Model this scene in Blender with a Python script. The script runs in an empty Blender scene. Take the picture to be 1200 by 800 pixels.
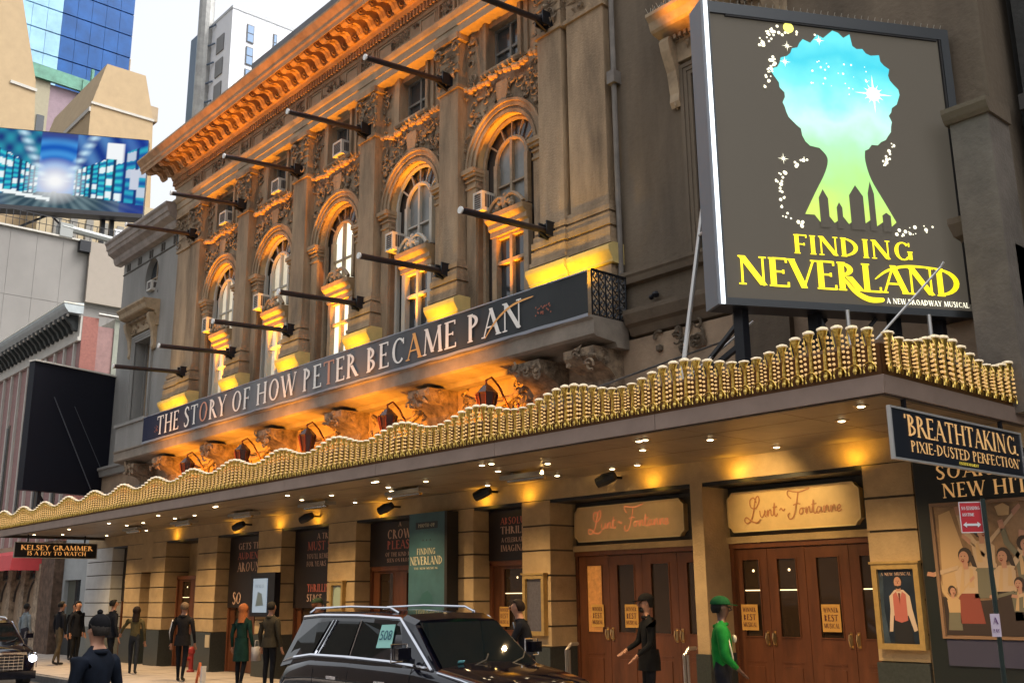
import bpy, bmesh, math, random
from mathutils import Vector, Matrix
PI = math.pi
R = math.radians
random.seed(7)
sc = bpy.context.scene
COL = sc.collection

# ------------------------------------------------------------------ camera
cam_d = bpy.data.cameras.new('camera')
cam = bpy.data.objects.new('camera', cam_d)
COL.objects.link(cam)
CAM = Vector((0, -12.79, 2.05))
yaw, pit, rol = R(41.449), R(13.892), R(-0.587)
fw = Vector((-math.cos(yaw)*math.cos(pit), math.sin(yaw)*math.cos(pit), math.sin(pit)))
rt = fw.cross(Vector((0, 0, 1))).normalized()
up = rt.cross(fw)
rt2 = rt*math.cos(rol) + up*math.sin(rol)
up2 = -rt*math.sin(rol) + up*math.cos(rol)
m = Matrix((rt2, up2, -fw)).transposed().to_4x4()
m.translation = CAM
cam.matrix_world = m
cam_d.sensor_width = 36
cam_d.lens = 1201.24/1200*36
cam_d.clip_start = 0.1
cam_d.clip_end = 4000
sc.camera = cam

# ------------------------------------------------------------------ world, sun, exposure
SUN_EL, SUN_AZ = R(58), R(48)     # compass direction the light comes from
world = bpy.data.worlds.new('World')
sc.world = world
world.use_nodes = True
nt = world.node_tree
nt.nodes.clear()
sky = nt.nodes.new('ShaderNodeTexSky')
sky.sky_type = 'NISHITA'
sky.sun_disc = False
sky.sun_elevation = SUN_EL
sky.sun_rotation = SUN_AZ
sky.air_density = 1.4
sky.dust_density = 9.0
sky.ozone_density = 1.5
hs = nt.nodes.new('ShaderNodeHueSaturation')
hs.inputs['Saturation'].default_value = 0.2
bg = nt.nodes.new('ShaderNodeBackground')
bg.inputs['Strength'].default_value = 0.15
ow = nt.nodes.new('ShaderNodeOutputWorld')
nt.links.new(sky.outputs[0], hs.inputs['Color'])
nt.links.new(hs.outputs[0], bg.inputs[0])
nt.links.new(bg.outputs[0], ow.inputs[0])
sun_d = bpy.data.lights.new('sun', 'SUN')
sun_d.energy = 0.75
sun_d.angle = R(20)
sun_d.color = (1.0, 0.95, 0.88)
sun = bpy.data.objects.new('sun', sun_d)
COL.objects.link(sun)
# sun_rotation 0 = +Y, positive turns clockwise seen from above
sdir = Vector((math.sin(SUN_AZ)*math.cos(SUN_EL), math.cos(SUN_AZ)*math.cos(SUN_EL), math.sin(SUN_EL)))
sun.rotation_euler = sdir.to_track_quat('Z', 'Y').to_euler()
vs = sc.view_settings
vs.view_transform = 'Standard'
vs.look = 'None'
vs.exposure = 1.3
vs.gamma = 1.0

# ------------------------------------------------------------------ materials
MATS = {}
def mat(name, col, rough=0.7, metal=0.0, var=0.0, scale=3.0, bump=0.0, bscale=20.0, emit=None, estr=0.0,
        spec=0.5, streak=False, tint=None, alpha=None, coat=0.0, warm=None):
    if name in MATS:
        return MATS[name]
    M = bpy.data.materials.new(name)
    M.use_nodes = True
    t = M.node_tree
    b = t.nodes['Principled BSDF']
    b.inputs['Base Color'].default_value = (*col, 1)
    b.inputs['Roughness'].default_value = rough
    b.inputs['Metallic'].default_value = metal
    b.inputs['Specular IOR Level'].default_value = spec
    if coat:
        b.inputs['Coat Weight'].default_value = coat
        b.inputs['Coat Roughness'].default_value = 0.04
    if var > 0 or bump > 0:
        g = t.nodes.new('ShaderNodeNewGeometry')
        mp = t.nodes.new('ShaderNodeMapping')
        t.links.new(g.outputs['Position'], mp.inputs['Vector'])
        if streak:
            mp.inputs['Scale'].default_value = (1, 1, 0.22)
    if var > 0:
        n = t.nodes.new('ShaderNodeTexNoise')
        n.inputs['Scale'].default_value = scale
        n.inputs['Detail'].default_value = 8
        n.inputs['Roughness'].default_value = 0.65
        t.links.new(mp.outputs[0], n.inputs['Vector'])
        cr = t.nodes.new('ShaderNodeValToRGB')
        cr.color_ramp.elements[0].position = 0.3
        cr.color_ramp.elements[1].position = 0.7
        lo = [max(0, c*(1-var)) for c in (tint or col)]
        hi = [min(1, c*(1+var*0.7)) for c in col]
        cr.color_ramp.elements[0].color = (*lo, 1)
        cr.color_ramp.elements[1].color = (*hi, 1)
        t.links.new(n.outputs['Fac'], cr.inputs['Fac'])
        t.links.new(cr.outputs['Color'], b.inputs['Base Color'])
    if bump > 0:
        n2 = t.nodes.new('ShaderNodeTexNoise')
        n2.inputs['Scale'].default_value = bscale
        n2.inputs['Detail'].default_value = 6
        t.links.new(g.outputs['Position'], n2.inputs['Vector'])
        bp = t.nodes.new('ShaderNodeBump')
        bp.inputs['Strength'].default_value = bump
        bp.inputs['Distance'].default_value = 0.03
        t.links.new(n2.outputs['Fac'], bp.inputs['Height'])
        t.links.new(bp.outputs[0], b.inputs['Normal'])
    if emit:
        b.inputs['Emission Color'].default_value = (*emit, 1)
        b.inputs['Emission Strength'].default_value = estr*.55
    if alpha is not None:
        b.inputs['Alpha'].default_value = alpha
    MATS[name] = M
    return M

STONE = mat('facade_stone', (.345, .245, .15), .85, var=.5, scale=1.6, bump=.6, bscale=22, streak=True, tint=(.26, .185, .115))
STONE_S = mat('sooty_shaded_stone', (.135, .103, .07), .88, var=.4, scale=1.1, bump=.4, bscale=12, streak=True)  # facade stone darkened for soot and for the tall neighbour's shade together
STONE_G = mat('grey_facade_stone', (.24, .235, .22), .85, var=.25, scale=1.0, bump=.3, bscale=14, streak=True)
RELIEF = mat('carved_stone', (.29, .215, .14), .85, var=.5, scale=6, bump=.5, bscale=40, tint=(.12, .09, .065))
LOWSTONE = mat('warm_limestone', (.40, .285, .15), .8, var=.22, scale=2.5, bump=.3, bscale=30)
LOWLIGHT = mat('pale_limestone', (.52, .53, .52), .8, var=.12, scale=2.5, bump=.2, bscale=30)
GRANITE = mat('dark_granite', (.035, .042, .040), .35, var=.35, scale=30)
JOINT = mat('joint_mortar', (.09, .07, .05), .9)  # dark mortar showing in the pier joints
TERRA = mat('terracotta_cornice', (.42, .255, .14), .8, var=.3, scale=3, bump=.3, bscale=20)
ASPH = mat('asphalt', (.05, .05, .052), .85, var=.3, scale=8, bump=.5, bscale=90)
CONC = mat('sidewalk_concrete', (.42, .36, .31), .85, var=.2, scale=1.8, bump=.25, bscale=60)
KERB = mat('kerb_granite', (.16, .16, .16), .8, var=.3, scale=6)
BLACKM = mat('black_metal', (.008, .009, .013), .4, spec=.35, var=.3, scale=20)
DARK = mat('dark_interior', (.012, .011, .011), .7)
WINGL = mat('dark_window_glass', (.03, .035, .04), .08, spec=.8)
WINGREY = mat('grey_curtained_glass', (.20, .20, .185), .3, spec=.5, var=.3, scale=2)
WINLIT = mat('lit_window_glass', (.6, .6, .5), .4, emit=(1, .95, .72), estr=.85)
WINLIT2 = mat('dim_lit_window_glass', (.45, .43, .36), .3, var=.4, scale=2.5, emit=(1, .85, .6), estr=.38)
WOODF = mat('window_frame_paint', (.30, .22, .14), .6, var=.25, scale=8)
CREAM = mat('pale_sash_paint', (.45, .42, .36), .6)
ACM = mat('ac_casing', (.5, .48, .43), .5, var=.15, scale=12)
ACG = mat('ac_grille', (.07, .06, .055), .6)
GOLD = mat('gilded_metal', (.85, .54, .14), .33, metal=1.0, var=.5, scale=30, tint=(.5, .26, .05))
BULB = mat('frosted_bulb', (.80, .52, .24), .25, emit=(1, .62, .22), estr=.34)
CAPB = mat('bulb_cap_glass', (.90, .76, .55), .2, emit=(1, .8, .5), estr=.2)
FASC = mat('marquee_fascia_bronze', (.32, .235, .19), .35, metal=.3, var=.15, scale=2)
SOFF = mat('marquee_soffit', (.27, .21, .14), .38, metal=.2, var=.3, scale=1.6, spec=.6)
LAMP = mat('lamp_disc', (1, .9, .7), .4, emit=(1, .80, .48), estr=9)
BRASSL = mat('lamp_trim', (.5, .36, .2), .3, metal=.8)
WOODD = mat('mahogany_door', (.115, .040, .017), .38, var=.4, scale=5, streak=True, spec=.5)
WOODT = mat('mahogany_frame', (.14, .048, .021), .38, var=.3, scale=6, streak=True, spec=.5)
DGLASS = mat('door_glass', (.035, .022, .014), .06, spec=.8)
BRASS = mat('brass', (.6, .42, .2), .3, metal=1)
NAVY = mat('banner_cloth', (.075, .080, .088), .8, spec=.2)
def xramp(M, stops, x0, x1):
    t = M.node_tree; b = t.nodes['Principled BSDF']
    g = t.nodes.new('ShaderNodeNewGeometry'); sx = t.nodes.new('ShaderNodeSeparateXYZ'); t.links.new(g.outputs['Position'], sx.inputs[0])
    mr = t.nodes.new('ShaderNodeMapRange'); mr.inputs['From Min'].default_value = x0; mr.inputs['From Max'].default_value = x1
    t.links.new(sx.outputs['X'], mr.inputs['Value'])
    cr = t.nodes.new('ShaderNodeValToRGB'); e = cr.color_ramp.elements
    e[0].position = stops[0][0]; e[0].color = (*stops[0][1], 1); e[1].position = stops[-1][0]; e[1].color = (*stops[-1][1], 1)
    for p_, c_ in stops[1:-1]:
        q = e.new(p_); q.color = (*c_, 1)
    t.links.new(mr.outputs[0], cr.inputs['Fac']); t.links.new(cr.outputs['Color'], b.inputs['Base Color'])
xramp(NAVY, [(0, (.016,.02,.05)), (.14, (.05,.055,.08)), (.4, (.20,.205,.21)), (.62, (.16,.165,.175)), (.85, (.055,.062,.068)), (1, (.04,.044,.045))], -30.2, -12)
NAVYD = mat('banner_cloth_navy', (.018, .022, .045), .8, spec=.2)
LETW = mat('letter_white', (.85, .82, .76), .7)
LETO = mat('letter_orange', (.85, .42, .12), .7)
LETR = mat('letter_rust', (.62, .30, .20), .7)
HEM = mat('banner_hem', (.30, .33, .38), .7)

# ------------------------------------------------------------------ mesh helpers
class MB:
    def __init__(s):
        s.v = []; s.f = []; s.m = []
    def add(s, vs_, fs, mi=0):
        o = len(s.v)
        s.v.extend([tuple(p) for p in vs_])
        for f in fs:
            s.f.append([i+o for i in f]); s.m.append(mi)
    def box(s, x0, x1, y0, y1, z0, z1, mi=0):
        if x0 > x1: x0, x1 = x1, x0
        if y0 > y1: y0, y1 = y1, y0
        if z0 > z1: z0, z1 = z1, z0
        s.add([(x0,y0,z0),(x1,y0,z0),(x1,y1,z0),(x0,y1,z0),(x0,y0,z1),(x1,y0,z1),(x1,y1,z1),(x0,y1,z1)],
              [(0,3,2,1),(4,5,6,7),(0,1,5,4),(1,2,6,5),(2,3,7,6),(3,0,4,7)], mi)
        return s
    def obox(s, c, u, v, w, a, b, h, mi=0):
        c, u, v, w = map(Vector, (c, u, v, w))
        p = [c+u*(i*a)+v*(j*b)+w*(k*h) for k in (-.5,.5) for j in (-.5,.5) for i in (-.5,.5)]
        s.add(p, [(0,2,3,1),(4,5,7,6),(0,1,5,4),(1,3,7,5),(3,2,6,7),(2,0,4,6)], mi)
        return s
    def bar(s, a, b, w, h=None, mi=0):
        a, b = Vector(a), Vector(b); d = b-a; L = d.length
        if L < 1e-6: return s
        d.normalize()
        up_ = Vector((0,0,1)) if abs(d.z) < .95 else Vector((1,0,0))
        r = d.cross(up_).normalized(); u = r.cross(d)
        return s.obox((a+b)/2, d, r, u, L, w, h or w, mi)
    def tube(s, pts, r, n=8, mi=0, cap=True):
        pts = [Vector(p) for p in pts]
        rs = r if isinstance(r, (list, tuple)) else [r]*len(pts)
        o = len(s.v); prev = None
        for i, p in enumerate(pts):
            d = (pts[min(i+1, len(pts)-1)] - pts[max(i-1, 0)])
            if d.length < 1e-9: d = Vector((0,0,1))
            d.normalize()
            if prev is None:
                a = Vector((0,0,1)) if abs(d.z) < .9 else Vector((1,0,0))
                u = d.cross(a).normalized()
            else:
                u = (prev - d*prev.dot(d))
                u = u.normalized() if u.length > 1e-6 else d.orthogonal().normalized()
            prev = u; w = d.cross(u)
            for k in range(n):
                t = 2*PI*k/n
                q = p + (u*math.cos(t) + w*math.sin(t))*rs[i]
                s.v.append(tuple(q))
        for i in range(len(pts)-1):
            for k in range(n):
                a = o+i*n+k; b = o+i*n+(k+1) % n
                s.f.append([a, b, b+n, a+n]); s.m.append(mi)
        if cap:
            s.f.append([o+k for k in range(n)][::-1]); s.m.append(mi)
            e = o+(len(pts)-1)*n
            s.f.append([e+k for k in range(n)]); s.m.append(mi)
        return s
    def lathe(s, c, prof, n=12, mi=0):
        c = Vector(c); o = len(s.v)
        for (r, z) in prof:
            for k in range(n):
                t = 2*PI*k/n
                s.v.append((c.x+r*math.cos(t), c.y+r*math.sin(t), c.z+z))
        for i in range(len(prof)-1):
            for k in range(n):
                a = o+i*n+k; b = o+i*n+(k+1) % n
                s.f.append([a, b, b+n, a+n]); s.m.append(mi)
        s.f.append([o+k for k in range(n)][::-1]); s.m.append(mi)
        e = o+(len(prof)-1)*n
        s.f.append([e+k for k in range(n)]); s.m.append(mi)
        return s
    def blob(s, c, rx, ry=None, rz=None, mi=0, n=6, k=4):
        ry = ry or rx; rz = rz or rx
        c = Vector(c); o = len(s.v)
        s.v.append((c.x, c.y, c.z-rz))
        for i in range(1, k):
            ph = -PI/2 + PI*i/k
            for j in range(n):
                t = 2*PI*j/n
                s.v.append((c.x+rx*math.cos(ph)*math.cos(t), c.y+ry*math.cos(ph)*math.sin(t), c.z+rz*math.sin(ph)))
        s.v.append((c.x, c.y, c.z+rz))
        top = len(s.v)-1
        for j in range(n):
            s.f.append([o, o+1+(j+1) % n, o+1+j]); s.m.append(mi)
            e = o+1+(k-2)*n
            s.f.append([top, e+j, e+(j+1) % n]); s.m.append(mi)
        for i in range(k-2):
            for j in range(n):
                a = o+1+i*n+j; b = o+1+i*n+(j+1) % n
                s.f.append([a, b, b+n, a+n]); s.m.append(mi)
        return s
    def mould(s, prof, x0, x1, mi=0):
        """profile of (y,z) points closed, swept along x"""
        n = len(prof)
        vs_ = [(x0, y, z) for y, z in prof] + [(x1, y, z) for y, z in prof]
        fs = [(i, (i+1) % n, n+(i+1) % n, n+i) for i in range(n)]
        fs += [tuple(range(n))[::-1], tuple(range(n, 2*n))]
        s.add(vs_, fs, mi)
        return s
    def prism(s, poly, P, u, v, w, mi=0):
        """2-D polygon extruded: P + a*u + b*v, thickness vector w"""
        P, u, v, w = map(Vector, (P, u, v, w)); n = len(poly)
        A = [P+u*a+v*b for a, b in poly]
        s.add(A+[p+w for p in A], [tuple(range(n))[::-1], tuple(range(n, 2*n))] +
              [(i, (i+1) % n, n+(i+1) % n, n+i) for i in range(n)], mi)
        return s
    def quad(s, a, b, c, d, mi=0):
        s.add([a, b, c, d], [(0,1,2,3)], mi); return s
    def mesh(s, name, mats, org=(0,0,0), smooth=False):
        me = bpy.data.meshes.new(name)
        ox, oy, oz = org
        me.from_pydata([(x-ox, y-oy, z-oz) for x, y, z in s.v], [], s.f)
        if not isinstance(mats, (list, tuple)): mats = [mats]
        for mm in mats: me.materials.append(mm)
        if len(mats) > 1:
            me.polygons.foreach_set('material_index', s.m)
        if smooth:
            me.polygons.foreach_set('use_smooth', [True]*len(me.polygons))
        bm = bmesh.new(); bm.from_mesh(me)
        bmesh.ops.recalc_face_normals(bm, faces=bm.faces)
        bm.to_mesh(me); bm.free()
        me.update()
        return me
    def build(s, name, mats, parent=None, org=None, smooth=False, **kw):
        """world-coordinate vertices; object placed at parent's origin (or org)"""
        if org is None:
            org = world_org(parent) if parent else (0,0,0)
        me = s.mesh(name, mats, org, smooth)
        o = bpy.data.objects.new(name, me)
        COL.objects.link(o)
        if parent:
            o.parent = parent
            po = world_org(parent)
            o.location = (org[0]-po[0], org[1]-po[1], org[2]-po[2])
        else:
            o.location = org
        o['_o'] = tuple(org)
        for k, v_ in kw.items(): o[k] = v_
        return o

def world_org(o):
    return tuple(o['_o']) if '_o' in o.keys() else tuple(o.location)

def thing(name, label, cat, loc=(0,0,0), group=None):
    o = bpy.data.objects.new(name, None)
    COL.objects.link(o)
    o.empty_display_size = .1
    o.location = loc; o['_o'] = tuple(loc)
    o['label'] = label; o['category'] = cat
    if group: o['group'] = group
    return o
def copy_tree(o, parent=None, delta=None):
    c = o.copy(); COL.objects.link(c)
    if parent: c.parent = parent
    if delta:
        c.location = Vector(o.location)+Vector(delta); c['_o'] = tuple(c.location)
    for ch in [x for x in CHILD.get(o.name, [])]:
        copy_tree(ch, c)
    return c
CHILD = {}
def reg():
    CHILD.clear()
    for o in COL.objects:
        if o.parent: CHILD.setdefault(o.parent.name, []).append(o)
def light(kind, loc, col, power, size=.1, aim=None, cone=60, blend=.6):
    d = bpy.data.lights.new('lamp_light', kind)
    d.color = col; d.energy = power
    if kind in ('SPOT', 'POINT'): d.shadow_soft_size = size
    if kind == 'SPOT':
        d.spot_size = R(cone); d.spot_blend = blend
    if kind == 'AREA':
        d.size = size
    o = bpy.data.objects.new('lamp_light', d)
    COL.objects.link(o); o.location = loc
    if aim is not None:
        v = Vector(aim)-Vector(loc)
        o.rotation_euler = v.to_track_quat('-Z', 'Y').to_euler()
    return o

def relief(mb, x0, x1, z0, z1, y, n, rnd, r=.035, size=.16, inside=None, mi=0):
    """carved foliage: spirals, leaves and bosses standing off a wall at depth y (towards -y)"""
    k = 0; tries = 0
    while k < n and tries < n*12:
        tries += 1
        cx = rnd.uniform(x0, x1); cz = rnd.uniform(z0, z1)
        if inside and not inside(cx, cz): continue
        k += 1
        t = rnd.random()
        sg = rnd.choice((-1, 1)); a0 = rnd.uniform(0, 2*PI)
        S = size*rnd.uniform(.6, 1.2)
        if t < .55:
            pts = []; rs = []
            for i in range(8):
                f = i/7
                rr = S*(1-f*.85)
                a = a0+sg*f*4.6
                pts.append((cx+rr*math.cos(a), y-.03-.06*f, cz+rr*math.sin(a)))
                rs.append(r*(1-.5*f))
            mb.tube(pts, rs, 4, mi)
        elif t < .8:
            mb.blob((cx, y-.03, cz), S*.45, .07, S*.45, mi, 6, 3)
        else:
            d = Vector((math.cos(a0), 0, math.sin(a0)))
            p = Vector((cx, y, cz)); q = Vector((-d.z, 0, d.x))
            mb.add([p-d*S, p+q*S*.35+Vector((0,-.07,0)), p+d*S, p-q*S*.35+Vector((0,-.07,0)), p+Vector((0,-.1,0))],
                   [(0,1,4),(1,2,4),(2,3,4),(3,0,4)], mi)

# ------------------------------------------------------------------ serif letters (own stroke font)
TK, TN = .135, .05
def L(x0, y0, x1, y1, w): return ('l', x0, y0, x1, y1, w)
def A_(cx, cy, rx, ry, a0, a1): return ('a', cx, cy, rx, ry, a0, a1)
def S_(x, y, w=.26): return ('s', x, y, w)
def stem(x): return [L(x, 0, x, 1, TK), S_(x, 0), S_(x, 1)]
GL = {
 'A': (.80, [L(.06,0,.40,1,TN), L(.38,1,.74,0,TK), L(.16,.34,.6,.34,TN), S_(.06,0,.22), S_(.74,0,.26)]),
 'B': (.66, stem(.14)+[A_(.14,.745,.34,.235,-90,90), A_(.14,.27,.41,.25,-90,90)]),
 'C': (.82, [A_(.46,.5,.38,.5,48,312), L(.73,.72,.73,.95,TN)]),
 'D': (.88, stem(.14)+[A_(.14,.5,.62,.475,-90,90)]),
 'E': (.64, stem(.14)+[L(.14,.975,.54,.975,TN), L(.14,.52,.44,.52,TN), L(.14,.025,.58,.025,TN), L(.54,.84,.54,1,TN), L(.58,0,.58,.17,TN), L(.44,.45,.44,.59,TN)]),
 'F': (.60, stem(.14)+[L(.14,.975,.54,.975,TN), L(.14,.5,.44,.5,TN), L(.54,.84,.54,1,TN), L(.44,.43,.44,.57,TN)]),
 'G': (.90, [A_(.46,.5,.38,.5,48,312), L(.76,.06,.76,.44,TK), S_(.76,.44,.24), L(.73,.74,.73,.95,TN)]),
 'H': (.90, stem(.16)+stem(.74)+[L(.16,.52,.74,.52,TN)]),
 'I': (.34, stem(.17)),
 'J': (.40, [L(.22,.1,.22,1,TK), S_(.22,1), A_(.04,.08,.19,.2,-90,0)]),
 'K': (.80, stem(.14)+[L(.18,.45,.62,1,TN), L(.30,.56,.74,0,TK), S_(.62,1,.2), S_(.74,0,.22)]),
 'L': (.62, stem(.14)+[L(.14,.025,.56,.025,TN), L(.56,0,.56,.19,TN)]),
 'M': (1.04,[L(.10,0,.18,1,TN), L(.18,1,.52,.06,TK), L(.52,.06,.86,1,TN), L(.86,1,.93,0,TK), S_(.10,0,.2), S_(.93,0,.24), S_(.15,1,.16), S_(.9,1,.16)]),
 'N': (.92, [L(.14,0,.14,1,TN), L(.14,1,.76,.02,TK), L(.76,0,.76,1,TN), S_(.14,0,.22), S_(.76,1,.22), S_(.12,1,.18)]),
 'O': (.94, [A_(.47,.5,.39,.5,0,360)]),
 'P': (.64, stem(.14)+[A_(.14,.73,.38,.25,-90,90)]),
 'Q': (.94, [A_(.47,.5,.39,.5,0,360), L(.5,.1,.86,-.16,TK*.8)]),
 'R': (.76, stem(.14)+[A_(.14,.74,.36,.24,-90,90), L(.34,.5,.70,0,TK), S_(.72,0,.18)]),
 'S': (.58, [('p', [(.48,.80),(.42,.95),(.28,1.0),(.13,.90),(.12,.74),(.26,.57),(.42,.44),(.50,.27),(.42,.07),(.26,0),(.12,.05),(.08,.22)])]),
 'T': (.76, [L(.38,0,.38,1,TK), S_(.38,0), L(.04,.975,.72,.975,TN), L(.05,.82,.05,1,TN), L(.71,.82,.71,1,TN)]),
 'U': (.86, [L(.15,.3,.15,1,TK), L(.72,.28,.72,1,TN), A_(.435,.3,.285,.3,180,360), S_(.15,1), S_(.72,1,.2)]),
 'V': (.80, [L(.06,1,.42,0,TK), L(.40,0,.74,1,TN), S_(.06,1,.24), S_(.74,1,.2)]),
 'W': (1.14,[L(.06,1,.34,0,TK), L(.32,0,.58,.95,TN), L(.56,.95,.84,0,TK), L(.82,0,1.08,1,TN), S_(.06,1,.22), S_(1.08,1,.18), S_(.57,1,.2)]),
 'X': (.80, [L(.08,1,.72,0,TK), L(.08,0,.70,1,TN), S_(.08,0,.2), S_(.72,0,.22), S_(.08,1,.22), S_(.7,1,.18)]),
 'Y': (.76, [L(.06,1,.38,.48,TK), L(.38,.46,.70,1,TN), L(.38,0,.38,.48,TK), S_(.38,0), S_(.06,1,.22), S_(.7,1,.18)]),
 'Z': (.70, [L(.06,.975,.62,.975,TN), L(.60,.97,.08,.03,TK), L(.06,.025,.64,.025,TN), L(.07,.82,.07,1,TN), L(.63,0,.63,.18,TN)]),
 '-': (.42, [L(.06,.42,.36,.42,TN*1.4)]), "'": (.2, [L(.1,.8,.12,1,TK*.7)]), '.': (.22, [L(.1,0,.1,.1,TK)]),
 '~': (.5, [('p', [(.05,.4),(.15,.5),(.28,.42),(.4,.35),(.48,.45)])]), ' ': (.34, []), '?': (.5, [('p', [(.1,.8),(.2,.98),(.36,.92),(.38,.72),(.25,.55),(.24,.3)]), L(.24,0,.24,.1,TK)]),
}
def glyph_polys(ch, bold=1.0):
    adv, st = GL.get(ch, GL[' '])
    out = []
    for s in st:
        if s[0] == 'l':
            _, x0, y0, x1, y1, w = s; w *= bold
            dx, dy = x1-x0, y1-y0
            if abs(dy) > 1e-6 and abs(dx) > 1e-6 and abs(dy) > .3:     # diagonal: cut level at the ends
                hw = w/2*math.hypot(dx, dy)/abs(dy)
                out.append([(x0-hw,y0),(x0+hw,y0),(x1+hw,y1),(x1-hw,y1)])
            else:
                l = math.hypot(dx, dy); nx, ny = -dy/l*w/2, dx/l*w/2
                out.append([(x0+nx,y0+ny),(x1+nx,y1+ny),(x1-nx,y1-ny),(x0-nx,y0-ny)])
        elif s[0] == 's':
            _, x, y, w = s; h = .04*bold; yy = y if y > .5 else y+h
            out.append([(x-w/2, yy-h), (x+w/2, yy-h), (x+w/2, yy), (x-w/2, yy)])
        elif s[0] == 'a':
            _, cx, cy, rx, ry, a0, a1 = s
            n = max(6, int(abs(a1-a0)/18)); pr = None
            for i in range(n+1):
                a = R(a0+(a1-a0)*i/n)
                w = (TN+(TK-TN)*abs(math.cos(a))**1.3)*bold
                p = ((cx+(rx)*math.cos(a), cy+ry*math.sin(a)), (cx+(rx-w)*math.cos(a), cy+(ry-w)*math.sin(a)))
                if pr: out.append([pr[0], p[0], p[1], pr[1]])
                pr = p
        elif s[0] == 'p':
            P = s[1]; n = len(P)
            pr = None
            for i in range(n):
                a = P[max(0, i-1)]; b = P[min(n-1, i+1)]
                dx, dy = b[0]-a[0], b[1]-a[1]; l = math.hypot(dx, dy) or 1
                f = math.sin(PI*i/(n-1)); w = (TN+(TK-TN)*f)*bold
                q = ((P[i][0]-dy/l*w/2, P[i][1]+dx/l*w/2), (P[i][0]+dy/l*w/2, P[i][1]-dx/l*w/2))
                if pr: out.append([pr[0], q[0], q[1], pr[1]])
                pr = q
    return adv, out
def text_width(t, gap=.08):
    return sum(GL.get(c, GL[' '])[0]+gap for c in t)-gap
def text(mb, t, P, u, v, h, w=None, gap=.08, mi=0, align='l', bold=1.0, mis=None, lift=.004):
    """letters on the plane P + a*u + b*v; u, v unit vectors; h letter height; w total width"""
    P, u, v = Vector(P), Vector(u), Vector(v); nrm = u.cross(v).normalized()
    tw = text_width(t, gap)
    sx = (w/tw) if w else h
    x = {'l': 0, 'c': -tw*sx/2, 'r': -tw*sx}[align]
    for i, c in enumerate(t):
        adv, pl = glyph_polys(c, bold)
        for j, poly in enumerate(pl):
            off = nrm*(lift+.0006*j)
            mb.add([P+u*(x+a*sx)+v*(b*h)+off for a, b in poly], [tuple(range(len(poly)))], (mis[i] if mis else mi))
        x += (adv+gap)*sx
    return x
def stroke(mb, pts, P, u, v, w, lift=.005, mi=0, taper=False):
    P, u, v = Vector(P), Vector(u), Vector(v); nrm = u.cross(v).normalized()
    n = len(pts); pr = None
    for i in range(n):
        a = pts[max(0, i-1)]; b = pts[min(n-1, i+1)]
        dx, dy = b[0]-a[0], b[1]-a[1]; l = math.hypot(dx, dy) or 1
        ww = w*(math.sin(PI*(i+.35)/(n-.3))**.5 if taper else 1)
        q = [(pts[i][0]-dy/l*ww/2, pts[i][1]+dx/l*ww/2), (pts[i][0]+dy/l*ww/2, pts[i][1]-dx/l*ww/2)]
        q = [P+u*a_+v*b_+nrm*(lift+.0002*i) for a_, b_ in q]
        if pr: mb.quad(pr[0], q[0], q[1], pr[1], mi)
        pr = q
def spline(ctrl, n=6):
    out = []
    for i in range(len(ctrl)-1):
        p0 = ctrl[max(0, i-1)]; p1 = ctrl[i]; p2 = ctrl[i+1]; p3 = ctrl[min(len(ctrl)-1, i+2)]
        for k in range(n):
            t = k/n
            out.append(tuple(.5*((2*b)+(-a+c)*t+(2*a-5*b+4*c-d)*t*t+(-a+3*b-3*c+d)*t**3) for a, b, c, d in zip(p0, p1, p2, p3)))
    out.append(tuple(ctrl[-1]))
    return out
def poly(mb, pts, P, u, v, lift, mi=0):
    P, u, v = Vector(P), Vector(u), Vector(v); nrm = u.cross(v).normalized()
    mb.add([P+u*a+v*b+nrm*lift for a, b in pts], [tuple(range(len(pts)))], mi)
X, Y, Z = Vector((1,0,0)), Vector((0,1,0)), Vector((0,0,1))
#PART2
# ================================================================== GROUND
def struct(mb, name, m_, **kw):
    o = mb.build(name, m_); o['kind'] = 'structure'
    for k, v_ in kw.items(): o[k] = v_
    return o
KY = -3.45                       # kerb line
b = MB(); b.quad((-600,-600,-.02), (600,-600,-.02), (600,600,-.02), (-600,600,-.02)); struct(b, 'ground', ASPH)
b = MB(); b.box(-300, 60, -13.5, KY-.15, -.015, 0); struct(b, 'road', ASPH)
b = MB()
x = -300
b.box(-300, 60, KY, 1.4, .0, .15); sw = struct(b, 'sidewalk', CONC)
for i in range(22):              # flagstones of the pavement the camera can see
    x1 = -21-i*1.55
    for j in range(3):
        y0 = KY+.01+j*1.15
        b = MB(); b.box(x1-1.535, x1, y0, y0+1.135, .15, .160+.004*((i*7+j*3) % 3))
        b.build('paving_slab', CONC, sw)
b = MB(); b.box(-300, 60, KY-.16, KY, 0, .15); struct(b, 'kerb', KERB)
b = MB(); b.box(-300, 60, -18.5, -13.5, 0, .15); struct(b, 'far_sidewalk', CONC)

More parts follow.
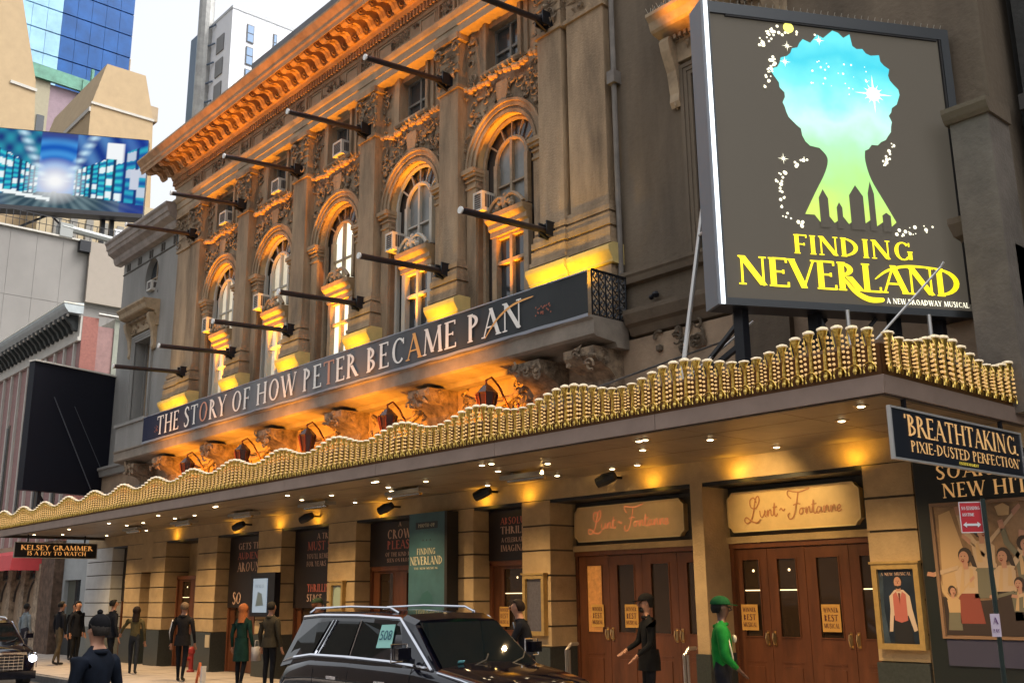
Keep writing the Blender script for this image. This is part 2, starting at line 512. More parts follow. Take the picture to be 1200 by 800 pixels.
# ================================================================== THEATRE
TH = thing('theatre', 'ornate stone theatre with tall lit arches, gilded marquee and heavy orange cornice', 'theatre', (-20.6, 0, .15))
def P_(mb, name, m_, parent=None, **kw): return mb.build(name, m_, parent or TH, **kw)
XL, XR = -36.6, -4.95
piers = [(-36.6,-34.32), (-33.09,-31.85), (-31.12,-30.11), (-27.95,-26.72), (-24.38,-23.19), (-20.99,-19.83), (-17.65,-15.67), (-14.26,-13.51)]
ZT = 3.72
back = MB(); back.box(XL, XR, .76, 1.6, .15, 4.1); P_(back, 'ground_floor_wall', LOWSTONE)
fr = MB(); fr.box(XL, XR, -.0, .76, ZT, 4.07)
P_(fr, 'fascia_band', LOWSTONE)
lt = MB(); lt.box(XL+2.3, XR-2.0, .02, .75, ZT-.06, ZT-.002); P_(lt, 'lintel_soffit', BLACKM)
def pier(x0, x1, depth=.75, m_=LOWSTONE, gm=GRANITE, narrow=False, nodiv=False):
    g = MB(); g.box(x0-.0, x1+.0, -.05 if not narrow else -.01, depth, .15, 1.163); P_(g, 'granite_base', gm)
    c = MB(); c.box(x0+.02, x1-.02, .03, depth, 1.163, ZT); P_(c, 'pier_core', JOINT if not narrow else m_)
    if narrow:
        return
    z = 1.163; hs_ = [.352, .43, .44, .44, .44, .455]
    for h in hs_:
        w = x1-x0
        parts = 1 if (w < 1.35 or nodiv) else 2
        for q in range(parts):
            a = x0+w*q/parts; bb = x0+w*(q+1)/parts
            k = MB(); k.box(a+.003, bb-.003, 0, depth-.002, z+.016, z+h-.016)
            P_(k, 'stone_block', m_)
        z += h
pier(-36.6, -34.32, m_=LOWLIGHT, gm=mat('grey_granite', (.20, .22, .21), .6, var=.25, scale=20))
for a, c in piers[1:-1]: pier(a, c)
pier(-14.26, -13.51); pier(-7.33, -6.62, nodiv=True)
# narrow pier between the two door bays
k = MB(); k.box(-10.3, -10.07, -.0, .75, 1.163, ZT); P_(k, 'door_pier', LOWSTONE)
k = MB(); k.box(-10.32, -10.05, -.03, .75, .15, 1.163); P_(k, 'granite_base', GRANITE)
# niche between piers 2 and 3 (blind slot)
k = MB(); k.box(-31.85, -31.12, .35, .75, .15, 2.86); P_(k, 'blind_slot_panel', LOWSTONE)
k = MB(); k.box(-31.85, -31.12, 0, .75, 2.86, ZT); P_(k, 'slot_lintel', LOWSTONE)
k = MB(); k.box(-31.85, -31.12, .34, .36, .15, 1.163); P_(k, 'granite_base', GRANITE)
# right end wall with the big poster, marquee flank
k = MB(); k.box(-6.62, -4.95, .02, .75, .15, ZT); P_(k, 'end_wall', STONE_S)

def door_leaf(x0, x1, y, z0, z1, parent, gm=None, knob=0, gz=(1.40, 2.56), frac=(.24, .78)):
    w = x1-x0
    d = thing_part('door_leaf', parent, (x0, y, z0))
    gx0, gx1 = x0+w*frac[0], x0+w*frac[1]
    m1 = MB()
    m1.box(x0+.004, gx0, y, y+.05, z0, z1); m1.box(gx1, x1-.004, y, y+.05, z0, z1)
    m1.box(gx0, gx1, y+.001, y+.05, gz[1], z1); m1.box(gx0, gx1, y+.001, y+.05, z0, gz[0])
    m1.box(gx0, gx1, y-.008, y+.001, gz[0]-.36, gz[0]-.34)
    m1.box(gx0+.02, gx1-.02, y-.012, y+.001, z0+.22, gz[0]-.42)
    for gx in (gx0, gx1-.018): m1.box(gx, gx+.018, y-.012, y, gz[0], gz[1])
    m1.box(gx0+.018, gx1-.018, y-.012, y, gz[1]-.018, gz[1]); m1.box(gx0+.018, gx1-.018, y-.012, y, gz[0], gz[0]+.018)
    m1.build('door_panel', WOODD, d)
    m2 = MB(); m2.box(gx0+.01, gx1-.01, y+.02, y+.03, gz[0]+.01, gz[1]-.01); m2.build('door_pane', gm or DGLASS, d)
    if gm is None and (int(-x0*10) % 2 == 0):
        m4 = MB(); m4.blob(((gx0+gx1)/2+.03, y+.015, gz[1]-.18), .022, .008, .022, 0, 8, 5); m4.box(gx0+.03, gx1-.03, y+.012, y+.018, gz[1]-.48, gz[1]-.465); m4.build('painted_glint', mat('glint', (1,.8,.5), .4, emit=(1,.75,.4), estr=1.6), d)  # emissive spot and bar painted on the pane as lamp glints
    if knob:
        kx = x1-.06 if knob > 0 else x0+.06
        m3 = MB(); m3.box(kx-.022, kx+.022, y-.012, y-.0, 1.28, 1.5)
        m3.tube([(kx, y-.0, 1.47), (kx, y-.06, 1.46), (kx, y-.075, 1.39), (kx, y-.05, 1.31), (kx, y, 1.30)], .011, 6)
        m3.build('door_handle', BRASS, d)
    return d
def thing_part(name, parent, loc):
    o = bpy.data.objects.new(name, None); COL.objects.link(o); o.empty_display_size = .05
    po = world_org(parent); o.parent = parent
    o.location = (loc[0]-po[0], loc[1]-po[1], loc[2]-po[2]); o['_o'] = tuple(loc)
    return o
# --- door bays
def bay_frame(x0, x1):
    k = MB()
    k.box(x0, x1, .60, .76, 2.72, 2.80); k.box(x0, x0+.06, .62, .76, .15, 2.72); k.box(x1-.06, x1, .62, .76, .15, 2.72)
    P_(k, 'door_frame', WOODT)
    k = MB(); k.box(x0, x1, .56, .76, 2.80, 2.90); P_(k, 'transom_bar', LOWSTONE)
    k = MB(); k.box(x0, x1, .66, .76, 2.90, ZT-.06); P_(k, 'transom_panel', mat('dark_stone_panel', (.06,.055,.045), .6, var=.2))
bay_frame(-13.51, -10.3); bay_frame(-10.07, -7.33)
xs = [-13.44, -12.70, -11.93, -11.16, -10.37]
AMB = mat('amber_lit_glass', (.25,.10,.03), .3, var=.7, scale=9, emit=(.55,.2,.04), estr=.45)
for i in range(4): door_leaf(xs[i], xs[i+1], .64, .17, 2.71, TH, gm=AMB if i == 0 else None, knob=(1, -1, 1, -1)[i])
xs = [-10.02, -9.40, -8.74, -8.02, -7.38]
for i in range(4): door_leaf(xs[i], xs[i+1], .64, .17, 2.71, TH, knob=(1, -1, 1, -1)[i])
# other openings: single doors in the recess, posters above
opens = [(-34.32,-33.09), (-30.11,-27.95), (-26.72,-24.38), (-23.19,-20.99), (-19.83,-17.65), (-15.67,-14.26)]
for i, (x0, x1) in enumerate(opens):
    w = x1-x0
    k = MB(); k.box(x0, x0+.07, .40, .75, .15, 2.66); k.box(x1-.07, x1, .40, .75, .15, 2.66); k.box(x0, x1, .40, .75, 2.60, 2.70)
    P_(k, 'door_frame', WOODT)
    n = 2 if w > 1.5 else 1
    for j in range(n):
        a = x0+.07+(w-.14)*j/n; c = x0+.07+(w-.14)*(j+1)/n
        door_leaf(a, c, .45, .17, 2.60, TH, knob=1 if j == 0 else -1)

# --- the wall above the marquee
CX0, CX1 = -30.95, -11.82         # centre block
k = MB(); k.box(XL, XR-.0, .0, 1.2, 4.1, 6.26); P_(k, 'belt_wall', mat('belt_stone', (.33,.24,.16), .85, var=.3, scale=2, bump=.3))
# balcony slab with mouldings
k = MB(); k.mould([(0,6.10),(-.30,6.10),(-.34,6.18),(-.80,6.22),(-.86,6.26),(-.86,6.50),(-.90,6.53),(-.90,6.57),(0,6.57)], -32.6, -11.45)
P_(k, 'balcony_slab', mat('balcony_stone', (.24,.205,.165), .85, var=.3, scale=2, bump=.3))
k = MB(); k.box(-32.6, -30.25, -.86, -.62, 6.57, 7.32); k.box(-32.66, -30.25, -.92, -.58, 7.32, 7.42); P_(k, 'balcony_parapet', STONE_G)
k = MB(); k.mould([(0,6.1),(-.12,6.12),(-.16,6.3),(-.22,6.34),(-.22,6.42),(0,6.5)], -36.3, -32.6); P_(k, 'string_course', STONE_G)
PX = [-13.285-3.24*i for i in range(6)]
rnd = random.Random(3)
for i, px in enumerate(PX+[-11.95, -31.6]):
    c = MB()
    w = .36
    prof = [(0,5.32),(-.16,5.34),(-.24,5.48),(-.22,5.62),(-.34,5.74),(-.62,5.84),(-.74,5.96),(-.74,6.10),(0,6.10)]
    c.mould(prof, px-w, px+w)
    con = P_(c, 'console_bracket', RELIEF)
    d = MB(); relief(d, px-w+.02, px+w-.02, 5.75, 6.08, -.72, 9, rnd, .03, .12)
    for sx in (-1, 1):
        for q in range(4):
            rr = .13-.03*q
            d.tube([(px+sx*(w+.01), -.5+rr*math.cos(a), 5.93+rr*math.sin(a)) for a in [t*PI/4 for t in range(0, 9)]], .014, 4)
    d.build('carved_leaves', RELIEF, con)['kind'] = 'stuff'
for i in range(5):                # garlands and cartouches between the consoles
    c0 = PX[i]-1.62
    d = MB()
    pts = [(c0-1.1+2.2*t/14, -.03-.05*math.sin(PI*t/14), 6.0-.38*math.sin(PI*t/14)) for t in range(15)]
    d.tube(pts, [.03+.035*math.sin(PI*t/14) for t in range(15)], 6)
    relief(d, c0-1.15, c0-.5, 5.4, 6.0, 0, 8, rnd, .028, .14); relief(d, c0+.5, c0+1.15, 5.4, 6.0, 0, 8, rnd, .028, .14)
    d.tube([(c0-.35, -.03, 5.2), (c0-.35, -.03, 5.75), (c0+.35, -.03, 5.75), (c0+.35, -.03, 5.2)], .025, 4)
    P_(d, 'garland_relief', RELIEF)['kind'] = 'stuff'
# ironwork cage at the balcony's right end
d = MB(); gy = -.86
def scrolls(mb, P, u, w, h, nx, nz, r=.012):
    P, u = Vector(P), Vector(u)
    for i in range(nx):
        for j in range(nz):
            cx = (i+.5)*w/nx; cz = (j+.5)*h/nz; s_ = min(w/nx, h/nz)*.46
            for sg in (-1, 1):
                pts = []
                for k_ in range(9):
                    f = k_/8; a = sg*(PI/2-f*5.0); rr = s_*(1-.7*f)
                    pts.append(P+u*(cx+sg*rr*abs(math.cos(a))*.9)+Z*(cz+rr*math.sin(a)))
                mb.tube(pts, r, 4)
    for i in range(nx+1): mb.bar(P+u*(i*w/nx), P+u*(i*w/nx)+Z*h, .02)
    for zz in (0, h): mb.bar(P+Z*zz, P+u*w+Z*zz, .035)
scrolls(d, (-11.47, gy, 6.57), (0,1,0), .84, .80, 5, 5, .015)
P_(d, 'ironwork_railing', BLACKM)

# --- upper walls
# pavilion walls (flanks)
def wall_with_holes(x0, x1, z0, z1, y0, y1, holes):
    """rect holes (hx0,hx1,hz0,hz1)"""
    mb = MB(); xs_ = sorted({x0, x1, *[h[0] for h in holes], *[h[1] for h in holes]})
    zs_ = sorted({z0, z1, *[h[2] for h in holes], *[h[3] for h in holes]})
    for i in range(len(xs_)-1):
        run = None
        for j in range(len(zs_)-1):
            cx, cz = (xs_[i]+xs_[i+1])/2, (zs_[j]+zs_[j+1])/2
            solid = not any(h[0] < cx < h[1] and h[2] < cz < h[3] for h in holes)
            if solid: mb.box(xs_[i], xs_[i+1], y0, y1, zs_[j], zs_[j+1])
    return mb
WL = (-34.3, -32.95); WR = (-9.95, -8.5)
mbw = wall_with_holes(-36.0, CX0, 6.5, 13.9, .2, 1.2, [(WL[0], WL[1], 7.4, 10.63), (-34.0,-32.72, 12.1, 13.45)])
P_(mbw, 'left_pavilion_wall', STONE_G)
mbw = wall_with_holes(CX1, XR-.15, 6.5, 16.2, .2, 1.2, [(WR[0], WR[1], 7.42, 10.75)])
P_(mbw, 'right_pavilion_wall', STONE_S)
k = MB(); k.box(-36.0, CX0, 1.2, 9, 4.1, 14.0); k.box(CX0, CX1, 1.6, 9, 4.1, 16.5); k.box(CX1, XR-.15, 1.2, 9, 4.1, 16.2); k.box(XL, XR, 1.6, 9, .2, 4.1)
P_(k, 'theatre_body', STONE_G)
# left pavilion cornice, frieze line, parapet
k = MB(); k.mould([(.2,13.85),(-.02,13.87),(-.08,13.98),(-.10,14.1),(-.30,14.22),(-.34,14.34),(-.38,14.36),(-.40,14.52),(-.46,14.58),(-.46,14.66),(.2,14.72)], -36.35, CX0)
P_(k, 'left_cornice', mat('weathered_cornice', (.27,.235,.21), .8, var=.35, scale=2.5))
k = MB()
for xx in (-35.6,-34.6,-33.6,-32.6,-31.6):
    for dx in (0, .18): k.box(xx+dx-.04, xx+dx+.04, .16, .2, 13.5, 13.76)
k.box(-36.0, CX0, .17, .2, 13.42, 13.46)
P_(k, 'frieze_marks', mat('frieze_dark', (.08,.075,.065), .9))  # paired dark uprights with a thin dark line below them
k = MB(); k.box(-35.9, CX0, .35, .6, 14.7, 15.15); k.box(-35.95, CX0, .3, .65, 15.15, 15.25); P_(k, 'left_parapet', STONE_G)
# oval window
k = MB(); n = 28; cx, cz = -33.36, 12.79
def oval(rx, rz): return [(cx+rx*math.cos(2*PI*i/n), cz+rz*math.sin(2*PI*i/n)) for i in range(n)]
o1 = oval(.56, .66)
o2 = []
for i in range(n):
    a = 2*PI*i/n; dx, dz = math.cos(a), math.sin(a)
    s_ = min(.655/max(abs(dx), 1e-6), .69/max(abs(dz), 1e-6)); o2.append((cx+dx*s_, cz+dz*s_))
for i in range(n):
    j = (i+1) % n
    k.quad((o1[i][0], .2, o1[i][1]), (o1[j][0], .2, o1[j][1]), (o2[j][0], .2, o2[j][1]), (o2[i][0], .2, o2[i][1]))
    k.quad((o1[i][0], .2, o1[i][1]), (o1[j][0], .2, o1[j][1]), (o1[j][0], .42, o1[j][1]), (o1[i][0], .42, o1[i][1]))
P_(k, 'oval_window_surround', STONE_G)
k = MB(); k.box(cx-.63, cx+.63, .40, .41, 12.11, 13.44); ow_ = P_(k, 'oval_window_pane', WINGL)
k = MB(); k.box(cx-.02, cx+.02, .37, .40, 12.15, 13.42); k.box(cx-.5, cx+.5, .375, .40, 12.78, 12.82); k.build('window_frame', WOODF, ow_)

def sash_window(x0, x1, z0, z1, y, pane_m, frame_m, mull=True, trans=.5, name='window', curtain=None):
    k = MB(); f = .05
    k.box(x0, x0+f, y, y+.06, z0, z1); k.box(x1-f, x1, y, y+.06, z0, z1)
    k.box(x0+f, x1-f, y, y+.06, z0, z0+f); k.box(x0+f, x1-f, y, y+.06, z1-f, z1)
    zt_ = z0+(z1-z0)*trans
    k.box(x0+f, x1-f, y+.004, y+.05, zt_-.03, zt_+.03)
    if mull: k.box((x0+x1)/2-.03, (x0+x1)/2+.03, y-.006, y+.054, z0+f, z1-f)
    w_ = P_(k, name, frame_m)
    p = MB(); p.box(x0+f, x1-f, y+.055, y+.07, z0+f, z1-f); p.build('window_pane', pane_m, w_)
    if curtain:
        c = MB(); c.box(*curtain, y+.03, y+.05, z0+f, z1-f); c.build('window_blind', WINGREY, w_)
    return w_
def pavilion_window(x0, x1, z0, z1, hood_m, wall_m, hz, seedk):
    y = .2
    k = MB(); t = .22
    for s_ in range(3):
        a = s_*.075; p = .06-.018*s_
        xa, xb = x0-t+a, x1+t-a
        k.box(xa, xa+.07, y-p-.02, y+.02, z0, z1+.2-a)
        k.box(xb-.07, xb, y-p-.02, y+.02, z0, z1+.2-a)
        k.box(xa+.07, xb-.07, y-p-.018, y+.02, z1+.13-a, z1+.2-a)
    P_(k, 'window_architrave', wall_m)
    k = MB(); k.mould([(y,z1+.26),(y-.10,z1+.26),(y-.10,z1+.62),(y-.16,z1+.66),(y-.16,z1+.74),(y-.42,z1+.80),(y-.46,z1+.84),(y-.50,z1+.98),(y-.58,z1+1.06),(y-.58,z1+1.12),(y,z1+1.15)], x0-.5, x1+.5)
    hood = P_(k, 'window_hood', hood_m)
    d = MB()
    nn = int((x1-x0+.8)/.11)
    for q in range(nn): d.box(x0-.4+q*.11, x0-.4+q*.11+.06, y-.24, y-.15, z1+.64, z1+.73)
    relief(d, x0-.1, x1+.1, z1+.32, z1+.58, y-.10, 12, random.Random(seedk), .02, .1)
    d.build('hood_carving', RELIEF, hood)['kind'] = 'stuff'
    for sx, xx in ((-1, x0-.32), (1, x1+.32)):
        c = MB()
        prof = [(y,z1-.5),(y-.07,z1-.55),(y-.12,z1-.45),(y-.10,z1-.3),(y-.16,z1+.1),(y-.3,z1+.45),(y-.34,z1+.62),(y-.30,z1+.7),(y,z1+.7)]
        c.mould(prof, xx-.10, xx+.10)
        c.tube([(xx, y-.05+.06*math.sin(a), z1-.5-.06*math.cos(a)) for a in [t*PI/4 for t in range(8)]], .02, 4)
        P_(c, 'hood_console', hood_m)
    rb = MB(); rb.box(x0-.001, x0+.06, y+.35, y+.5, z0, z1); P_(rb, 'window_jamb', wall_m)
HOODM = mat('hood_stone', (.33,.25,.16), .8, var=.35, scale=4)
pavilion_window(*WL, 7.4, 10.63, HOODM, STONE_G, 0, 5)
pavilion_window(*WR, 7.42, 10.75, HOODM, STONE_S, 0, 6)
sash_window(WL[0]+.06, WL[1]-.02, 7.4, 10.6, .62, WINGL, WOODF, trans=.48, curtain=(WL[0]+.8, WL[1]-.12))
sash_window(WR[0]+.06, WR[1]-.02, 7.42, 10.72, .62, WINGL, WOODF, trans=.5)
# bird spikes on the right hood
k = MB()
for q in range(60):
    xx = WR[0]-.48+q*.04
    k.bar((xx, -.3, 11.9), (xx-.02+.04*(q % 2), -.36+.05*(q % 3), 12.0), .006)
P_(k, 'bird_spikes', mat('spike_metal', (.45,.42,.35), .4, metal=.8))['kind'] = 'stuff'
# right pavilion ledges
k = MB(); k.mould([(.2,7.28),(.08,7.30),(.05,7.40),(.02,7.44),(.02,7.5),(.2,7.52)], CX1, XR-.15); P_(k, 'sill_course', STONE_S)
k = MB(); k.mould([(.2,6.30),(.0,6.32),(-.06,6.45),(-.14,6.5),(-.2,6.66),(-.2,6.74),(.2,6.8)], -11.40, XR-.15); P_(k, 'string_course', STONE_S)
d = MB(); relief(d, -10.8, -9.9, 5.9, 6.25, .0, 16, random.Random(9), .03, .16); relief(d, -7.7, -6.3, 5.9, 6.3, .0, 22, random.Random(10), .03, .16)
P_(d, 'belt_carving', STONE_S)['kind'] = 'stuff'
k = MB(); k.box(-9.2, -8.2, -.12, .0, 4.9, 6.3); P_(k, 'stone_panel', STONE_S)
k = MB(); k.blob((-10.9, .1, 6.98), .07, .07, .06); k.blob((-11.0, .1, 6.95), .05, .05, .05); P_(k, 'wall_floodlight', BLACKM)
# corner buttress and its ledge
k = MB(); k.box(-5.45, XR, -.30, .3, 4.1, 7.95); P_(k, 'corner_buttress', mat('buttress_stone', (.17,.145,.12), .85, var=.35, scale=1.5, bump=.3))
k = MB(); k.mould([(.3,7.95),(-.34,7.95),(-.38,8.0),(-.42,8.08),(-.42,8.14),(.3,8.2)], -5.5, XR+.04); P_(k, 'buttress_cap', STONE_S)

# --- centre block: outer pilasters, six pilasters
def pilaster(x0, x1, y, first):
    k = MB(); k.box(x0, x1, y, .3, 8.95, 13.0); pl = P_(k, 'pilaster', STONE)
    cx_ = (x0+x1)/2
    for j, (p, z0, z1) in enumerate([(.05,8.86,8.95),(.08,8.76,8.86),(.05,8.70,8.76),(.10,8.58,8.70),(.13,8.46,8.58),(.09,8.40,8.46),(.13,8.18,8.40),(.16,8.10,8.18)]):
        k = MB(); k.box(x0-p, x1+p, y-p, .3, z0, z1); k.build('base_moulding', STONE, pl)
    k = MB(); k.box(x0-.12, x1+.12, y-.12, .3, 6.57, 7.70); k.build('pedestal', STONE, pl)
    k = MB(); k.mould([(y-.12,7.72),(y-.15,7.74),(y-.15,7.78),(y-.18,7.83),(y-.24,7.92),(y-.25,7.95),(y-.25,8.02),(y-.12,8.10),(.3,8.10),(.3,7.72)], x0-.19, x1+.19)
    k.build('pedestal_cap', mat('pedestal_cap_stone', (.55,.42,.16), .7, var=.15, scale=5), pl)
    # capital
    k = MB(); k.box(x0-.05, x1+.05, y-.05, .3, 12.92, 13.0); k.box(x0-.09, x1+.09, y-.12, .3, 14.08, 14.22); k.box(x0, x1, y, .3, 13.0, 14.08)
    k.build('capital_block', STONE, pl)
    d = MB(); relief(d, x0, x1, 13.1, 14.0, y, 16, random.Random(int(-x0*10)), .03, .14)
    for sx in (-1, 1):
        c = Vector((cx_+sx*(x1-x0)*.48, y-.06, 13.9))
        d.tube([c+Vector((math.cos(a)*(.15-.018*a), -.02, math.sin(a)*(.15-.018*a))) for a in [t*.8 for t in range(9)]], .03, 5)
    for q in range(4): d.tube([(x0-.03, y+.02, 13.35+.2*q), (cx_, y-.08, 13.3+.2*q), (x1+.03, y+.02, 13.35+.2*q)], .02, 4)
    d.build('capital_carving', RELIEF, pl)['kind'] = 'stuff'
for px in PX: pilaster(px-.335, px+.335, 0, 1)
for (a, c) in ((-12.83, -11.86), (-30.91, -29.95)):
    pilaster(a, c, .05, 0)
k = MB(); k.tube([(-11.67, .1, 6.8), (-11.67, .1, 11.2)], .05, 8); k.box(-11.76, -11.58, -.0, .2, 11.2, 11.45); k.tube([(-11.67,.1,11.4),(-11.67,.1,16)], .05, 8)
P_(k, 'drain_pipe', mat('lead_pipe', (.16,.14,.12), .6, var=.3))
# --- arch bays
SPZ, AR = 10.93, .92
def bay(i):
    c = (PX[i]+PX[i+1])/2
    x0, x1 = PX[i+1]+.335, PX[i]-.335
    rd = random.Random(20+i)
    y = .25
    n = 20
    ring = [(c+AR*math.cos(PI*q/n), SPZ+AR*math.sin(PI*q/n)) for q in range(n+1)]
    top = 12.86
    k = MB()
    outer = []
    for q in range(n+1):
        a = PI*q/n; dx, dz = math.cos(a), math.sin(a)
        s_ = min((x1-c)/max(abs(dx), 1e-6), (top-SPZ)/max(dz, 1e-6))
        outer.append((c+dx*s_, SPZ+dz*s_))
    for q in range(n):
        k.quad((ring[q][0], y, ring[q][1]), (ring[q+1][0], y, ring[q+1][1]), (outer[q+1][0], y, outer[q+1][1]), (outer[q][0], y, outer[q][1]))
    # corner fill
    for sx, xx in ((1, x1), (-1, x0)):
        q0 = min(range(n+1), key=lambda q: math.hypot(outer[q][0]-xx, outer[q][1]-top))
        q1 = q0+(1 if outer[q0][1] >= top-1e-6 and sx < 0 else -1)
    k.box(x0, c-AR, y, 1.0, 6.57, SPZ); k.box(c+AR, x1, y, 1.0, 6.57, SPZ)
    k.box(x0, x1, y+.02, y+.12, 12.0, top)
    k.box(x0, x1, y, 1.0, top, 12.95)
    P_(k, 'bay_wall', STONE)
    # intrados
    k = MB()
    for q in range(n):
        k.quad((ring[q][0], y-.06, ring[q][1]), (ring[q+1][0], y-.06, ring[q+1][1]), (ring[q+1][0], .52, ring[q+1][1]), (ring[q][0], .52, ring[q][1]))
    P_(k, 'arch_soffit', mat('arch_soffit_plaster', (.50,.36,.20), .8, var=.2, scale=4))
    # archivolt rings
    k = MB()
    for (ra, rb_, p) in ((AR, 1.0, .06), (1.0, 1.06, .035), (1.06, 1.16, .075), (1.16, 1.22, .11)):
        for q in range(n):
            a0, a1 = PI*q/n, PI*(q+1)/n
            P1 = [(c+r*math.cos(a), y-p, SPZ+r*math.sin(a)) for r in (ra, rb_) for a in (a0, a1)]
            k.quad(P1[0], P1[1], P1[3], P1[2])
            for r in (ra, rb_):
                A = (c+r*math.cos(a0), y-p, SPZ+r*math.sin(a0)); B = (c+r*math.cos(a1), y-p, SPZ+r*math.sin(a1))
                k.quad(A, B, (B[0], y, B[2]), (A[0], y, A[2]))
    P_(k, 'archivolt', STONE)
    for sx in (-1, 1):
        xx = c+sx*(AR+.14)
        k = MB(); w = .15
        for (p, z0, z1) in ((.05,10.66,10.70),(.02,10.70,10.76),(.10,10.76,10.83),(.14,10.83,10.93)):
            k.box(xx-w-p*.4, xx+w+p*.4, y-p-.05, y+.3+p, z0, z1)
        im = P_(k, 'impost', STONE)
        k = MB(); k.box(xx-w, xx+w, y-.06, y+.1, 7.0, 10.66); P_(k, 'jamb_pilaster', STONE)
        k = MB(); k.box(xx-w-.02, xx+w+.02, y-.09, y+.1, 10.5, 10.55); k.build('necking', STONE, im)
    # recessed back with windows
    yb = .42
    k = MB()
    WR_, WZ = .46, 10.90           # inner arched window
    # wood panel ring between outer and inner arch
    m_ = 16
    P0 = [(c+AR*math.cos(PI*q/m_), SPZ+AR*math.sin(PI*q/m_)) for q in range(m_+1)]
    P1 = [(c+WR_*math.cos(PI*q/m_), WZ+WR_*math.sin(PI*q/m_)) for q in range(m_+1)]
    bk = MB(); bk.box(c-AR-.02, c+AR+.02, yb+.08, yb+.12, 6.6, SPZ+AR+.02)
    P_(bk, 'window_backing', mat('dark_lunette_glass', (.05,.04,.035), .15, spec=.7))
    lit = i in (2, 3, 4); PM = WINLIT if i == 2 else WINLIT2
    fm = CREAM if i in (1, 3, 4) else WOODF
    rev = MB(); rev.box(c-AR-.001, c-AR+.02, y+.01, yb+.1, 6.6, SPZ-.3); rev.build('reveal_panel', mat('reveal_paint', (.22,.13,.07), .7, var=.3), TH)
    fr_ = MB()
    def arc_tube(cx_, cz_, r, rr, a0=0, a1=PI, nn=14):
        fr_.tube([(cx_+r*math.cos(a0+(a1-a0)*q/nn), yb, cz_+r*math.sin(a0+(a1-a0)*q/nn)) for q in range(nn+1)], rr, 6)
    arc_tube(c, WZ, WR_+.02, .05)
    arc_tube(c, SPZ, AR-.04, .05)
    for a in (35, 65, 90, 115, 145):
        a = R(a)
        fr_.bar((c+(WR_+.03)*math.cos(a), yb+.02, WZ+(WR_+.03)*math.sin(a)), (c+(AR-.03)*math.cos(a), yb+.02, SPZ+(AR-.03)*math.sin(a)), .035)
    for sx in (-1, 1):
        fr_.box(c+sx*(WR_+.02)-.05, c+sx*(WR_+.02)+.05, yb-.05, yb+.06, 9.8, WZ)
        fr_.box(c+sx*(AR-.05)-.05, c+sx*(AR-.05)+.05, yb-.04, yb+.06, 6.6, SPZ)
        fr_.box(c+sx*(WR_+.03)-.07, c+sx*(WR_+.03)+.07, yb-.08, yb+.06, 6.6, 9.3)
    fr_.box(c-.035, c+.035, yb-.03, yb+.05, 9.8, WZ+WR_)
    fr_.box(c-WR_, c+WR_, yb-.02, yb+.05, 10.36, 10.40)
    win = P_(fr_, 'arched_window', fm)
    pn = MB()
    pn.add([(x, yb+.055, z) for x, z in [(c+WR_, 9.8)]+[(c+WR_*math.cos(PI*q/12), WZ+WR_*math.sin(PI*q/12)) for q in range(13)]+[(c-WR_, 9.8)]], [tuple(range(15))])
    pn.build('window_pane', PM if lit else WINGREY, win)
    lf = MB(); lf.box(c-.04, c+.04, yb-.05, yb+.05, 6.6, 9.28); lf.box(c-WR_, c+WR_, yb-.045, yb+.05, 8.66, 8.73); lf.box(c-WR_, c+WR_, yb-.04, yb+.05, 9.22, 9.28)
    lw = P_(lf, 'casement_window', fm)
    pn = MB(); pn.box(c-WR_, c+WR_, yb+.055, yb+.065, 6.6, 9.22); pn.build('window_pane', PM if lit else WINGL, lw)
    # broken scroll pediment
    k = MB(); k.mould([(yb,9.28),(yb-.10,9.28),(yb-.10,9.40),(yb-.16,9.44),(yb-.16,9.54),(yb-.26,9.62),(yb-.28,9.72),(yb,9.74)], c-.60, c+.60)
    pd = P_(k, 'window_pediment', WOODF)
    d = MB()
    for sx in (-1, 1):
        pts = [(c+sx*(.56-.45*t), yb-.20, 9.76+.27*math.sin(t*PI*.62)) for t in [q/8 for q in range(9)]]
        e = pts[-1]
        pts += [(e[0]-sx*(.07*math.sin(a)), yb-.22, e[2]-.07*(1-math.cos(a))) for a in [PI*.35*q for q in range(1, 5)]]
        d.tube(pts, [.05]*len(pts), 6)
    d.blob((c, yb-.2, 9.88), .09, .08, .16); d.blob((c, yb-.2, 10.05), .05, .05, .07)
    d.blob((c-.2, yb-.2, 9.82), .08); d.blob((c+.2, yb-.2, 9.82), .08)
    d.build('pediment_scroll', CREAM if i == 1 else WOODF, pd)
    # spandrel carving
    d = MB()
    def ins(px_, pz_): return math.hypot(px_-c, pz_-SPZ) > 1.30
    relief(d, x0+.06, x1-.06, SPZ-.1, 12.66, y, 62, rd, .032, .17, ins)
    relief(d, x0+.06, x0+.3, 12.9, 14.15, y, 14, rd, .03, .13); relief(d, x1-.3, x1-.06, 12.9, 14.15, y, 14, rd, .03, .13)
    P_(d, 'spandrel_carving', RELIEF)['kind'] = 'stuff'
    k = MB(); k.prism([(-.13,12.14),(.13,12.14),(.2,12.5),(.17,12.62),(-.17,12.62),(-.2,12.5)], (c, y-.10, 0), X, Z, (0,.1,0)); P_(k, 'keystone', STONE)
    # fruit garland under the attic window
    d = MB()
    for q in range(17):
        t = q/16; xx = x0+.15+(x1-x0-.3)*t
        d.blob((xx+rd.uniform(-.02,.02), y-.12-rd.uniform(0,.05), 12.80-.06*math.sin(t*PI*2)**2+rd.uniform(-.03,.03)), rd.uniform(.055,.09), None, None, 0, 6, 4)
    P_(d, 'fruit_garland', mat('garland_stone', (.40,.26,.14), .8, var=.4, scale=12))['kind'] = 'stuff'
    # attic window
    k = MB(); k.mould([(y,12.9),(y-.10,12.92),(y-.14,12.97),(y-.14,13.02),(y,13.03)], c-.68, c+.68); P_(k, 'attic_sill', STONE)
